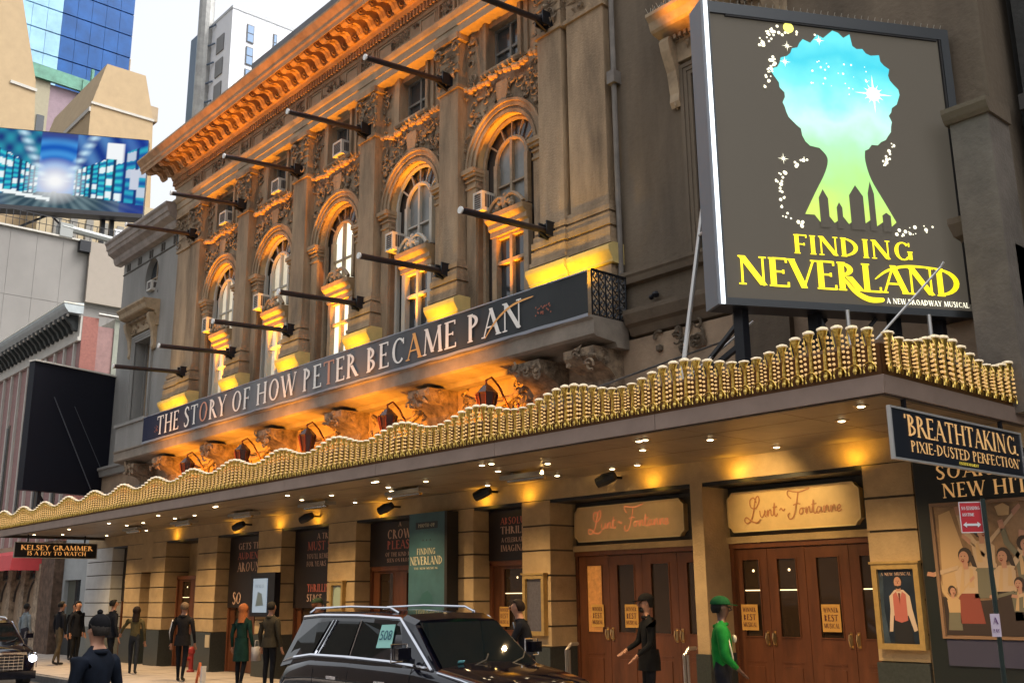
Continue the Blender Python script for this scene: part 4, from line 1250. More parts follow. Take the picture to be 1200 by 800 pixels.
k = MB(); k.tube([(-5.3,-3.1,4.55), (-4.72,-2.6,5.35), (-4.68,-2.6,5.4)], .013, 5); k.build('steel_stay', mat('pale_steel', (.55,.54,.52), .35), SG)

# black back of the second sign at the left end
az2 = R(107.5); U2 = Vector((math.cos(az2), math.sin(az2), 0)); 
BS = thing('black_sign_back', 'tall blank black sign cabinet seen from behind at far end of marquee', 'sign', (-35.0, -2.8, 5.5))
N2 = U2.cross(Z); P2 = Vector((-35.0, -2.8, 0))
k = MB(); k.obox(P2+U2*1.72+Z*7.58-N2*.15, U2, N2, Z, 3.44, .3, 4.2); k.build('cabinet', mat('sign_back_black', (.004,.005,.011), .55, spec=.3), BS)
k = MB(); k.obox(P2+U2*1.72+Z*9.71-N2*.12, U2, N2, Z, 3.5, .36, .05); k.build('top_flashing', mat('pale_flashing', (.6,.58,.52), .5), BS)
k = MB(); k.tube([P2+U2*.8+Z*8.6+N2*.02, P2+U2*2.6+Z*5.5+N2*.04], .018, 5); k.tube([P2+U2*1.6+Z*8.4+N2*.02, P2+U2*3.1+Z*6.0+N2*.02], .010, 5)
k.tube([P2+U2*3.4+Z*7+N2*.05, P2+U2*4.6+Z*4.7+N2*.6], .02, 5); k.tube([P2+U2*3.2+Z*6+N2*.05, P2+U2*4.4+Z*4.6+N2*1], .03, 5)
k.build('stay_cable', mat('cable_dark', (.08,.09,.11), .5), BS)
k = MB()
for a in (.7, 2.6): k.bar(P2+U2*a+Z*4.2-N2*.15, P2+U2*a+Z*5.5-N2*.15, .12)
k.bar(P2+U2*.7+Z*5.4-N2*.15, P2+U2*1.5+Z*4.3-N2*.15, .06); k.bar(P2+U2*2.6+Z*5.4-N2*.15, P2+U2*3.4+Z*4.3-N2*.15, .06)
k.build('support_post', BLACKM, BS)

# hanging quote signs under the marquee ends
PANELB = mat('quote_panel', (.012,.015,.022), .35)
SILV = mat('silver_trim', (.62,.62,.60), .35, metal=.6)
GOLDL = mat('gold_print', (.80,.48,.20), .5, emit=(.8,.45,.16), estr=.25)
def hang_sign(x, y0, y1, z0, z1, label, lines, lit):
    t = thing('quote_sign', label, 'sign', (x, (y0+y1)/2, z1))
    k = MB(); k.box(x-.025, x, y0+.02, y1-.02, z0+.02, z1-.02); k.build('sign_panel', PANELB, t)
    k = MB(); k.box(x-.03, x+.012, y0, y1, z0, z0+.022); k.box(x-.03, x+.012, y0, y1, z1-.022, z1); k.box(x-.03, x+.012, y0, y0+.022, z0+.022, z1-.022); k.box(x-.03, x+.012, y1-.022, y1, z0+.022, z1-.022)
    k.build('sign_trim', SILV, t)
    k = MB()
    for yy in (y0+.4, y1-.4): k.box(x-.07, x-.03, yy-.02, yy+.02, z1, 4.05)
    k.build('hanger', BLACKM, t)
    k = MB()
    for (s_, yy, zz, h, w_) in lines: text(k, s_, (x, yy, zz), Y, Z, h, w=w_, gap=.06, bold=1.25, lift=.006)
    k.build('lettering', lit, t)
    return t
hang_sign(-5.09, -3.28, -.25, 3.32, 3.86, 'black hanging sign reading BREATHTAKING at the near end of the marquee',
          [("'BREATHTAKING.", -3.02, 3.58, .22, 2.65), ("PIXIE-DUSTED PERFECTION'", -2.92, 3.42, .115, 2.55)], GOLDL)
KS = hang_sign(-34.5, -3.0, -.45, 3.33, 3.82, 'black hanging sign reading KELSEY GRAMMER at the far end of the marquee',
          [('KELSEY GRAMMER', -2.8, 3.58, .15, 2.2), ('IS A JOY TO WATCH', -2.6, 3.42, .12, 1.8)], mat('amber_print', (.8,.4,.15), .5, emit=(.9,.4,.1), estr=.5))
k = MB(); text(k, 'ENTERTAINMENT', (-5.09, -1.9, 3.365), Y, Z, .03, w=.45, gap=.06, bold=1.6, lift=.006)
k.build('small_lettering', mat('yellow_print', (.8,.65,.1), .5, emit=(.8,.6,.05), estr=.3), bpy.data.objects['quote_sign'])

# ================================================================== NAME BOARDS over the doors
BOARD = mat('cream_sign_board', (.70,.50,.24), .5, var=.12, scale=3)
GOLDT = mat('board_gilt_trim', (.75,.58,.30), .4, metal=.3)
def name_board(x0, x1, where, neon):
    t = thing('name_board', f'cream board with clipped corners reading Lunt-Fontanne over the {where}', 'sign', ((x0+x1)/2, .6, 2.95), 'name boards above the doors')
    z0, z1, c = 2.97, 3.57, .09; y = .55
    pl = [(x0+c,z0),(x1-c,z0),(x1-c*.6,z0+c*.6),(x1,z0+c),(x1,z1-c),(x1-c*.6,z1-c*.6),(x1-c,z1),(x0+c,z1),(x0+c*.6,z1-c*.6),(x0,z1-c),(x0,z0+c),(x0+c*.6,z0+c*.6)]
    k = MB(); k.prism(pl, (0,y,0), X, Z, (0,.11,0)); k.build('board', BOARD, t)
    k = MB()
    for i in range(len(pl)):
        a, b_ = pl[i], pl[(i+1) % len(pl)]
        k.bar((a[0], y-.004, a[1]), (b_[0], y-.004, b_[1]), .022)
    k.build('board_trim', GOLDT, t)
    # cursive: hand drawn centre lines, unit = board height .6, origin left baseline
    S = (x1-x0)*.312
    ox, oz = x0+.15*(x1-x0), 3.17
    def cur(pts, mi=0, w_=.018):
        stroke(k, spline([(a*S, b_) for a, b_ in pts], 5), (ox, y-.006, oz), X, Z, w_, .004, mi)
    k = MB()
    cur([(.28,.22),(.22,.30),(.12,.26),(.14,.16),(.26,.14),(.36,.24),(.34,.32),(.26,.26),(.20,.08),(.12,-.04),(.02,-.08),(-.04,-.03),(.02,.01),(.14,-.05),(.28,-.08),(.38,-.03)], w_=.02)
    xx = .36
    for q in range(1):
        cur([(xx,.10),(xx+.01,.02),(xx+.06,.0),(xx+.11,.05),(xx+.13,.10),(xx+.13,.02),(xx+.17,.0)])       # u
        cur([(xx+.17,.02),(xx+.20,.10),(xx+.20,.0),(xx+.23,.08),(xx+.28,.10),(xx+.29,.02),(xx+.33,.01)])   # n
        cur([(xx+.33,.01),(xx+.38,.20),(xx+.37,.03),(xx+.41,.0),(xx+.45,.04)]); cur([(xx+.33,.13),(xx+.44,.14)])  # t
    cur([(.86,.08),(.90,.11),(.95,.07),(1.0,.10)])                                                      # dash
    cur([(1.16,.24),(1.08,.30),(1.10,.36),(1.22,.34),(1.40,.33),(1.62,.37)], w_=.02); cur([(1.34,.33),(1.28,.16),(1.20,-.02),(1.10,-.06),(1.06,-.0),(1.12,.03)], w_=.02); cur([(1.2,.14),(1.3,.16),(1.38,.15)])
    ls = 1.42
    def o_(a): cur([(a+.08,.09),(a+.03,.08),(a+.0,.03),(a+.04,-.0),(a+.09,.04),(a+.08,.09),(a+.14,.08)])
    def n_(a): cur([(a,.02),(a+.03,.10),(a+.03,.0),(a+.07,.08),(a+.11,.10),(a+.12,.02),(a+.16,.02)])
    def t_(a): cur([(a,.02),(a+.05,.20),(a+.04,.03),(a+.08,.0),(a+.11,.03)]); cur([(a+.0,.13),(a+.12,.14)])
    def a_(a): cur([(a+.10,.08),(a+.04,.09),(a+.0,.03),(a+.04,.0),(a+.09,.05),(a+.10,.09),(a+.10,.02),(a+.15,.02)])
    def e_(a): cur([(a,.03),(a+.08,.06),(a+.06,.10),(a+.01,.06),(a+.03,.0),(a+.11,.03)])
    o_(ls-.08); n_(ls+.06); t_(ls+.22); a_(ls+.33); n_(ls+.48); n_(ls+.64); e_(ls+.80)
    k.build('script_lettering', mat('neon_script' if neon else 'brown_script', (.45,.20,.09) if not neon else (.62,.24,.11), .5, emit=(1,.3,.1) if neon else None, estr=.28 if neon else 0), t)
name_board(-13.42, -10.90, 'left pair of doors', True)
name_board(-10.0, -7.72, 'right pair of doors', False)

# posters in recesses, cases -----------------------------------------------------
QP = mat('quote_poster', (.018,.013,.014), .45)
QT = mat('quote_poster_text', (.55,.36,.26), .6); QTR = mat('quote_poster_text_red', (.50,.13,.09), .6)
def quote_poster(x0, x1, z0, z1, lines, lab):
    t = thing('quote_poster', lab, 'poster', ((x0+x1)/2, .4, z0))
    k = MB(); k.box(x0, x1, .38, .40, z0, z1); k.build('poster_panel', QP, t)
    k = MB()
    for (s_, fx, fz, h, w_, mi) in lines:
        text(k, s_, (x0+fx, .38, z0+fz), X, Z, h, w=w_, gap=.05, bold=1.35, mi=mi, lift=.004)
    k.build('lettering', [QT, QTR], t)
quote_poster(-15.66, -14.27, 2.70, ZT-.07, [('ABSOLUTELY', .36, .68, .13, 1.15, 1), ('THRILLING', .36, .50, .14, 1.1, 0), ('A CELEBRATION OF', .38, .34, .09, 1.0, 0), ('IMAGINATION', .36, .17, .12, 1.1, 0)], 'dark poster reading ABSOLUTELY THRILLING above a mahogany door')
quote_poster(-19.82, -17.66, 2.70, ZT-.07, [('A', 1.1, .84, .10, .1, 0), ('CROWD', .68, .58, .20, 1.1, 0), ('PLEASER', .68, .36, .18, 1.2, 1), ('OF THE KIND RARELY', .62, .20, .09, 1.3, 0), ('SEEN ON BROADWAY', .68, .08, .08, 1.2, 0)], 'dark poster reading CROWD PLEASER beside the teal panel')
quote_poster(-23.18, -21.0, 1.80, ZT-.07, [('A TRUE', 1.05, 1.62, .14, .8, 0), ('MUST SEE', .62, 1.36, .21, 1.4, 1), ("YOU'LL REMEMBER", .60, 1.16, .12, 1.4, 0), ('FOR YEARS', .60, .98, .12, .9, 0), ('THRILLING', .66, .38, .18, 1.2, 1), ('STAGE', .66, .16, .16, .7, 0)], 'dark poster reading MUST SEE left of the small framed map')
quote_poster(-26.71, -24.39, 1.80, ZT-.07, [('GETS THE', .50, 1.52, .17, 1.4, 0), ('AUDIENCE', .5, 1.26, .18, 1.5, 1), ('AROUND', .5, .94, .24, 1.5, 0), ('SO', .30, .10, .30, .5, 0)], 'dark poster reading AUDIENCE above the lit screen case')
quote_poster(-34.31, -33.10, 2.0, ZT-.07, [('A TRUE', .2, 1.3, .16, .9, 0), ('JOY', .3, 1.0, .2, .7, 0), ('NOW ON', .2, .5, .18, .9, 0), ('STAGE', .25, .25, .18, .8, 0)], 'dark poster with pale words behind the man in the beanie')
# teal panel banner
t = thing('teal_banner', 'tall teal poster panel reading FINDING NEVERLAND on a pier behind the car', 'banner', (-16.8, -.3, 1.6))
TEAL = mat('teal_print', (.035,.10,.12), .5, var=.3, scale=1.5)
k = MB(); k.box(-17.38, -16.2, -.30, -.22, .9, 3.68); k.build('panel', TEAL, t)
k = MB(); k.box(-16.2, -16.12, -.30, -.02, .9, 3.68); k.build('panel_side', DARK, t)
k = MB(); k.box(-17.15, -16.42, -.306, -.301, 3.36, 3.5)
for q in range(3): k.blob((-16.9+q*.12, -.305, 3.14), .02, .004, .02)
k.build('print_tag', mat('print_dark', (.02,.03,.04), .5), t)
k = MB(); text(k, 'PHOTO-OP', (-17.05, -.306, 3.395), X, Z, .07, w=.55, bold=1.5)
text(k, 'FINDING', (-17.1, -.30, 2.86), X, Z, .12, w=.62, bold=1.2); text(k, 'NEVERLAND', (-17.33, -.30, 2.66), X, Z, .16, w=1.08, gap=.0, bold=1.2)
text(k, 'THE NEW MUSICAL', (-17.2, -.30, 2.57), X, Z, .04, w=.8, bold=1.2)
k.build('lettering', mat('pale_gold_print', (.50,.46,.32), .5), t)
k = MB()
hd = [(.0,1.0),(.0,1.45),(.12,1.62),(.26,1.70),(.30,1.82),(.24,1.96),(.34,2.10),(.52,2.16),(.66,2.06),(.70,1.92),(.62,1.80),(.62,1.70),(.78,1.60),(.9,1.42),(.92,1.0)]
poly(k, hd, (-17.25, -.30, 0), X, Z, .004); k.build('print_figure', mat('print_deep_teal', (.02,.08,.085), .5), t)

CASEF = mat('gilt_case_frame', (.42,.28,.10), .4, metal=.4, var=.2, scale=10)
def case(x0, x1, z0, z1, lab, face_m, y=-.02):
    t = thing('poster_case', lab, 'poster case', ((x0+x1)/2, 0, z0))
    k = MB(); w = .07
    k.box(x0, x0+w, y-.08, 0, z0, z1); k.box(x1-w, x1, y-.08, 0, z0, z1); k.box(x0+w, x1-w, y-.08, 0, z0, z0+w); k.box(x0+w, x1-w, y-.08, 0, z1-w, z1)
    k.box(x0-.02, x1+.02, y-.10, 0, z1, z1+.03)
    k.build('case_frame', CASEF, t)
    k = MB(); k.box(x0+w, x1-w, y-.03, 0, z0+w, z1-w); k.build('case_face', face_m, t)
    return t
case(-14.16, -13.60, 1.36, 2.40, 'gilt poster case with grey notice on the pier left of the doors', mat('notice_grey', (.09,.085,.10), .3, var=.3, scale=20))
c1 = case(-20.72, -20.18, 1.72, 2.38, 'small pale framed map on the pier behind the car', mat('map_bluegrey', (.15,.17,.16), .4, var=.2, scale=8))
k = MB(); poly(k, [(.12,.12),(.4,.10),(.44,.3),(.4,.52),(.28,.58),(.14,.5),(.1,.3)], (-20.72,-.05,1.72), X, Z, .006); k.build('map_shape', mat('map_green', (.30,.38,.30), .5), c1)
t = thing('screen_case', 'dark case with a glowing white screen on the pier behind the couple', 'display', (-23.8, 0, 1.8))
k = MB(); k.box(-24.38, -23.15, -.16, 0, 1.60, 2.66); k.build('cabinet', BLACKM, t)
k = MB(); k.box(-24.22, -23.5, -.175, -.161, 1.70, 2.52); k.build('screen', mat('screen_glow', (.12,.16,.2), .4, emit=(.35,.46,.60), estr=.42, var=.0), t)
k = MB(); text(k, 'TICKETS', (-24.1, -.176, 2.3), X, Z, .07, w=.45); poly(k, [(0,0),(.4,.02),(.3,.3),(.1,.35)], (-24.05,-.176,1.85), X, Z, .004); k.build('screen_print', mat('screen_print', (.1,.15,.2), .5), t)
# small gilt case with an actor's portrait (plain generic figure)
c2 = case(-7.27, -6.62, 1.33, 2.40, 'gilt poster case with a man in red waistcoat, right of the doors', mat('poster_night_blue', (.012,.02,.035), .35, var=.4, scale=3))
k = MB(); Pp = (-7.27, -.05, 1.33)
SH = 0; 
def pp(pts, mi, lift): poly(k, pts, Pp, X, Z, lift, mi)
pp([(.16,.22),(.20,.50),(.20,.66),(.28,.74),(.40,.74),(.48,.66),(.50,.50),(.55,.24),(.50,.22),(.44,.42),(.24,.42),(.21,.22)], 0, .004)
pp([(.25,.36),(.25,.68),(.30,.72),(.34,.60),(.38,.72),(.43,.68),(.43,.36),(.34,.33)], 1, .006)
def el(cx_, cz_, rx, rz, a0=0, a1=360, n_=14): return [(cx_+rx*math.cos(R(a0+(a1-a0)*q/n_)), cz_+rz*math.sin(R(a0+(a1-a0)*q/n_))) for q in range(n_+(0 if a1-a0 == 360 else 1))]
pp(el(.335,.86,.062,.075), 3, .0055); pp([(.305,.72),(.30,.80),(.37,.80),(.365,.72)], 2, .0058); pp(el(.332,.835,.050,.070), 2, .006)
pp(el(.332,.80,.048,.050,190,350), 3, .008); pp(el(.332,.80,.022,.012), 2, .009); pp([(.31,.852),(.325,.856),(.325,.85),(.31,.847)], 3, .009); pp([(.34,.856),(.357,.852),(.357,.846),(.34,.85)], 3, .009); pp([(.329,.845),(.336,.845),(.340,.818),(.328,.818)], 4, .0088)
pp([(.0,.0)]*0 or [(.07,.07),(.07,1.0),(.14,1.0),(.12,.5),(.16,.07)], 5, .0035)
pp([(.325,.70),(.34,.55),(.355,.70)], 4, .009); pp([(.22,.07),(.24,.36),(.45,.36),(.49,.07)], 3, .004)
k.build('portrait', [mat('print_shirt', (.45,.35,.27), .5), mat('print_waistcoat', (.35,.10,.08), .5), mat('print_skin', (.38,.20,.13), .5), mat('print_black', (.01,.01,.012), .5), mat('print_tie', (.12,.02,.015), .5), mat('print_haze', (.03,.05,.075), .5, var=.5, scale=5)], c2)
k = MB(); text(k, 'A NEW MUSICAL', (-7.16,-.055,2.25), X, Z, .04, w=.42, lift=.006); k.build('lettering', QT, c2)

# big framed poster on the end wall
BP = thing('big_poster', 'large framed poster of a cheering crowd under gold words, far right wall', 'poster', (-5.7, 0, 1.15))
k = MB(); k.box(-6.58, -4.97, -.03, .02, .9, 3.70); k.build('black_surround', mat('surround_black', (.008,.012,.012), .4), BP)
k = MB(); z0, z1, x0, x1 = 1.48, 3.13, -6.40, -5.0
k.box(x0, x0+.04, -.07, -.03, z0, z1); k.box(x1-.04, x1, -.07, -.03, z0, z1); k.box(x0+.04, x1-.04, -.07, -.03, z0, z0+.03); k.box(x0+.04, x1-.04, -.07, -.03, z1-.04, z1)
k.build('frame', mat('brown_frame', (.20,.12,.07), .4), BP)
k = MB(); k.box(x0+.04, x1-.04, -.045, -.031, z0+.03, z1-.04); k.build('print_ground', mat('print_tan', (.26,.16,.085), .4, var=.5, scale=3), BP)
k = MB(); Pp = (x0, -.045, z0)
SK, RB, CL, DK, GY, HT = range(6)
def cheer(ox, oz, s_, flip, cloth, low, arm):
    f = -1 if flip else 1
    def q(pts, mi, l_): poly(k, [(ox+f*a*s_, oz+b*s_) for a, b in pts], Pp, X, Z, l_, mi)
    q([(-.16,0),(-.14,.45),(.14,.45),(.20,0)], low, .005)
    q([(-.15,.42),(-.17,.72),(-.08,.80),(.08,.80),(.16,.72),(.14,.42)], cloth, .007)
    q([(-.12,.76),(-.5,.66 if arm == 0 else 1.15),(-.52,.72 if arm == 0 else 1.22),(-.1,.82)], cloth, .008)
    q([(-.48,.66 if arm == 0 else 1.12),(-.60,.68 if arm == 0 else 1.24),(-.58,.74 if arm == 0 else 1.30),(-.46,.72 if arm == 0 else 1.2)], SK, .009)
    q([(.12,.72),(.30,.95),(.34,1.2),(.26,1.2),(.22,1.0),(.08,.80)], cloth, .008)
    q([(.26,1.18),(.34,1.18),(.36,1.30),(.28,1.32)], SK, .009)
    q(el(.01,.955,.105,.115), DK, .0095)
    if not flip: q([(.05,.98),(.13,.95),(.17,.78),(.10,.80)], DK, .0096)
    q([(-.035,.76),(-.035,.86),(.04,.86),(.04,.76)], SK, .0098)
    q(el(-.012,.925,.072,.092), SK, .010)
    q(el(-.03,.885,.022,.026), RB, .012); q(el(-.03,.893,.014,.006), CL, .0125)
    q(el(-.045,.945,.010,.006), DK, .012); q(el(.005,.947,.010,.006), DK, .012); q([(-.028,.945),(-.018,.945),(-.018,.912),(-.034,.912)], HT, .0115)
    q([(-.13,.44),(-.05,.80),(-.02,.80),(-.06,.44)], HT, .0085); q([(.02,.5),(.06,.78),(.10,.76),(.10,.5)], HT, .0085)
cheer(.38, .18, .85, False, CL, RB, 0); cheer(.62, .48, .85, True, CL, GY, 1); cheer(.85, .22, .8, False, CL, DK, 1); cheer(1.12, .35, .8, True, GY, DK, 0); cheer(.18, .10, .5, True, HT, GY, 1); cheer(1.0, .06, .62, False, GY, DK, 0); cheer(1.25, .08, .6, False, CL, RB, 0)
poly(k, [(.06,.55),(.10,1.5),(.25,1.55),(.42,.9),(.2,.55)], Pp, X, Z, .003, HT); poly(k, [(.85,1.45),(.82,1.56),(.92,1.6),(1.0,1.55),(.98,1.45)], Pp, X, Z, .014, HT)
poly(k, [(.05,.04),(.05,.5),(.5,.45),(1.35,.5),(1.35,.04)], Pp, X, Z, .0035, DK)
k.build('print_crowd', [mat('print_skin', (.38,.20,.13), .5), mat('print_red', (.20,.045,.03), .5), mat('print_cream', (.42,.30,.19), .5), mat('print_umber', (.03,.018,.014), .5), mat('print_olive', (.13,.12,.08), .5), mat('print_straw', (.42,.28,.14), .5)], BP)
k = MB(); text(k, 'SOARING', (-6.28, -.031, 3.43), X, Z, .17, w=1.2, bold=1.2); text(k, 'NEW HIT!', (-6.22, -.031, 3.19), X, Z, .18, w=1.14, bold=1.2); k.build('lettering', GOLDL, BP)
k = MB(); k.box(-6.36, -4.98, -.05, -.03, 1.16, 1.47); k.build('skirt_panel', mat('skirt_navy', (.035,.035,.065), .5), BP)

# yellow award notices taped to the doors
NOT = mat('notice_amber', (.55,.30,.07), .6)
NTX = mat('notice_print', (.10,.025,.02), .6)
for i, (x, lab) in enumerate(((-15.25, 'on the lone mahogany door above the man beside the car'), (-12.98, 'on the leftmost door of the left pair'), (-12.18, 'beside the man in black'), (-9.76, 'behind the man in the green jacket'), (-8.36, 'on the right double door'))):
    y = .42 if i == 0 else .615
    t = thing('door_notice', f'amber WINNER BEST MUSICAL notice {lab}', 'notice', (x, y, 1.5), 'award notices on the doors')
    w_, z0, z1 = (.30, 1.5, 1.88) if i else (.28, 1.48, 1.84)
    k = MB(); k.box(x-w_/2, x+w_/2, y-.004, y, z0, z1); k.build('sheet', NOT, t)
    k = MB()
    for (s_, zz, h, ww) in (('WINNER', .27, .065, .24), ('BEST', .15, .085, .22), ('MUSICAL', .05, .065, .25)): text(k, s_, (x-ww/2, y-.004, z0+zz), X, Z, h, w=ww, bold=1.6, lift=.003)
    k.build('lettering', NTX, t)

# hand rails, street sign, notice
for i, (x, lab) in enumerate(((-11.95, 'between the SUV bonnet and the doors'), (-9.6, 'left of the man in green'))):
    k = MB(); k.tube([(x, -1.15, .15), (x-.02, -1.15, 1.22), (x-.02, -1.05, 1.30), (x-.02, -.9, 1.3)], .028, 8); k.tube([(x+.06, -1.15, .15), (x+.04, -1.15, 1.22)], .02, 6)
    o = k.build('hand_rail', mat('brushed_steel', (.40,.36,.32), .35, metal=.9)); o['label'] = f'short steel queue rail post {lab}'; o['category'] = 'rail'
NP = thing('parking_sign', 'slim dark green pole carrying a small red NO STANDING sign at the right kerb', 'street sign', (-4.12, -3.6, .15))
k = MB(); k.box(-4.132, -4.104, -3.62, -3.59, .15, 2.84); k.build('post', mat('post_green', (.02,.035,.03), .5), NP)
k = MB(); k.box(-4.140, -4.132, -3.605, -3.590, .15, 2.84); k.build('post_edge', mat('post_edge_grey', (.3,.3,.28), .4), NP)
dU = Vector((math.cos(R(38)), math.sin(R(38)), 0)); dN = dU.cross(Z); C0 = Vector((-4.215, -3.66, 0))
k = MB(); k.obox(C0+Z*2.68, dU, dN, Z, .19, .006, .27); k.build('plate', mat('sign_red', (.52,.02,.03), .4), NP)
k = MB(); q0 = C0+dN*.004+Z*2.545-dU*.095
for (a0, a1, b0, b1) in ((.0,.19,.0,.007), (.0,.19,.263,.27), (0,.007,.007,.263), (.183,.19,.007,.263)): poly(k, [(a0,b0),(a1,b0),(a1,b1),(a0,b1)], q0, dU, Z, .002)
text(k, 'NO STANDING', q0+dU*.02+Z*.20, dU, Z, .03, w=.15, bold=1.8); text(k, 'ANYTIME', q0+dU*.02+Z*.145, dU, Z, .027, w=.10, bold=1.8)
poly(k, [(.02,.07),(.05,.095),(.05,.08),(.14,.08),(.14,.095),(.17,.07),(.14,.045),(.14,.06),(.05,.06),(.05,.045)], q0, dU, Z, .004)
k.build('plate_print', mat('sign_white', (.7,.7,.7), .5), NP)
C1 = Vector((-4.115,-3.65,1.76)); k = MB(); k.obox(C1, dU, dN, Z, .075, .01, .19); k.build('sticker', mat('sticker_white', (.62,.52,.62), .5), NP)
k = MB(); text(k, 'A', C1+dN*.006-dU*.02+Z*.01, dU, Z, .055, w=.04, bold=1.4); text(k, 'PAY', C1+dN*.006-dU*.025-Z*.06, dU, Z, .03, w=.05, bold=1.6); k.build('sticker_print', mat('sticker_purple', (.12,.04,.16), .5), NP)
k = MB(); k.box(-27.0, -26.75, -.07, -.052, .78, 1.10); o = k.build('paper_notice', mat('paper', (.45,.38,.26), .7)); o['label'] = 'plain paper notice taped low on the pier right of the man in striped jacket'; o['category'] = 'notice'
k = MB(); k.lathe((-27.1, -.38, .15), [(.10,0),(.10,.05),(.06,.08),(.06,.45),(.09,.5),(.09,.6),(.03,.66)], 10); k.tube([(-27.1,-.38,.5),(-27.1,-.54,.5)], .05, 8)
o = k.build('standpipe', mat('standpipe_red', (.28,.02,.02), .5)); o['label'] = 'short red standpipe in front of the granite pier base'; o['category'] = 'standpipe'
k = MB()
for (x, y) in ((-23.3,-1.9),):
    t = thing('sandwich_board', 'orange A-frame board standing beside the couple on the pavement', 'sign', (x, y, .15))
    k = MB(); k.bar((x-.14,y,.15), (x,y,.62), .05, .03); k.bar((x+.14,y,.15), (x,y,.62), .05, .03); k.bar((x-.09,y+.0,.33), (x+.09,y,.33), .03, .02); k.build('frame', mat('barrier_orange', (.62,.16,.06), .6), t)
    k = MB(); k.box(x+.16, x+.24, y-.05, y+.05, .15, .55); k.build('board', mat('board_white', (.6,.58,.55), .6), t)

# ================================================================== LAMPS (the photograph's lit fixtures)
OR = (1.0, .33, .01); YL = (1.0, .56, .01); WARM = (1.0, .68, .34)
for i in range(5):
    c = (PX[i]+PX[i+1])/2
    light('SPOT', (c+.1, .1, 7.4), OR, (480, 560, 950, 950, 950)[i], .06, (c-.35, .35, 11.5), 34, .7)      # inside the arch
    light('SPOT', (c, -.62, 7.45), OR, 1350, .08, (c-.1, -.62, 16), 40, .9)          # up to the cornice
    light('SPOT', (c, -1.8, 4.75), OR, 330, .1, (c-.2, .0, 5.7), 105, .9)           # belt under the balcony
for i, px in enumerate(PX):
    light('SPOT', (px, -.58, 7.28), YL, 32, .05, (px, -.2, 8.0), 110, .8)
light('SPOT', (-12.4, -.58, 7.28), YL, 32, .05, (-12.4, -.2, 8.0), 110, .8)
light('SPOT', (-30.4, -.58, 7.28), YL, 30, .05, (-30.4, -.2, 8.0), 110, .8)
light('SPOT', (WR[0]+.2, -.75, 11.3), OR, 25, .05, (WR[0]+.3, .0, 12.2), 100, .8)
# golden washes on the band above the doors
for x in (-7.4, -9.35, -11.05, -14.05, -15.3, -18.8, -21.5, -23.3, -25.6, -29.4):
    light('SPOT', (x, -.20, 3.78), (1, .52, .04), 4.5, .12, (x+.0, .0, 4.0), 160, .6)
# downlights
for q in range(9):
    x = -7.2-3.24*q
    light('SPOT', (x, -1.78, 3.98), WARM, 190, .03, (x, -1.5, 0), 130, .9)
light('SPOT', (-5.9, -2.4, 3.98), WARM, 140, .05, (-5.9, -2.2, 0), 130, .9)

for cx_ in (-12.1, -8.9):
    light('SPOT', (cx_, -1.5, 3.98), (1, .66, .25), 85, .06, (cx_, .55, 3.15), 62, .8)
# ================================================================== NEIGHBOURS
# right: dark tall neighbour set back beyond the buttress
NB = thing('dark_neighbour_building', 'dark sooty building rising past the right end of the theatre', 'building', (5, 3, .15))
k = MB(); k.box(XR+.02, 22, .9, 14, .15, 30); k.build('wall', mat('sooty_brick', (.05,.05,.047), .9, var=.5, scale=2, bump=.5), NB)
for zz in (8.3, 12.4, 16.5):
    k = MB(); k.box(XR+.02, 22, .7, .9, zz, zz+.22); k.build('ledge', mat('sooty_ledge', (.06,.055,.05), .9), NB)
k = MB(); k.box(-3.2, 22, .6, .9, .15, 4.2); k.build('shop_front', mat('shopfront_dark', (.03,.03,.03), .5), NB)

# left: low pale link with window
LK = thing('pale_link_building', 'low pale rendered link beside the theatre with one dark window', 'building', (-38.3, .5, .15))
k = wall_with_holes(-40.1, -36.62, .15, 4.6, .4, .8, [(-39.9,-38.2,1.35,2.75)]); k.build('wall', mat('pale_render', (.36,.385,.39), .8, var=.1), LK)
k = MB(); k.box(-40.1, -36.62, .8, 6, .15, 4.5); k.build('rear_volume', DARK, LK)
k = MB(); k.box(-40.1, -36.62, .36, .4, .15, 1.2); k.build('granite_base', mat('base_black', (.02,.025,.028), .5), LK)
k = MB(); k.box(-39.9, -38.2, .55, .6, 1.35, 2.75); w_ = k.build('window', mat('dull_olive_glass', (.10,.105,.085), .4), LK)
k = MB(); k.box(-39.0, -38.2, .5, .54, 1.9, 2.75); k.build('window_pane', WINGL, LK)

# pink brick building
PB = thing('pink_building', 'pink brick building with pale bracketed cornice left of the theatre', 'building', (-47, .3, .15))
PK = mat('pink_brick', (.27,.16,.15), .85, var=.18, scale=6); PALE = mat('pale_trim', (.42,.40,.36), .7, var=.1)
k = MB(); k.box(-70, -40.45, .34, 1.6, 4.2, 12.6); k.build('front_wall', PK, PB)
k = MB(); k.box(-70, -40.4, 1.6, 14, .15, 13.0); k.build('side_volume', mat('green_grey_stucco', (.25,.26,.215), .85, var=.2, scale=2), PB)
k = MB(); k.box(-40.43, -40.38, .34, .95, 4.2, 12.9); k.build('brick_return', mat('red_brick', (.26,.10,.08), .85, var=.2, scale=10), PB)
for q in range(14):
    x = -40.9-1.15*q
    k = MB(); k.box(x-.07, x+.07, .24, .34, 4.2, 11.9); k.build('pale_strip', PALE, PB)
for q in range(6):
    x = -42.0-2.3*q
    k = MB(); k.box(x-.28, x+.28, .30, .345, 5.2, 9.6); f_ = k.build('window', mat('window_brown', (.10,.085,.065), .5), PB)
    k = MB(); k.box(x-.18, x+.18, .27, .30, 5.3, 9.5); k.build('window_pane', WINGL, f_)
k = MB(); k.box(-70, -40.4, .2, .34, 11.9, 12.05); k.box(-70, -40.4, .26, .34, 12.05, 12.9); k.build('frieze', PALE, PB)
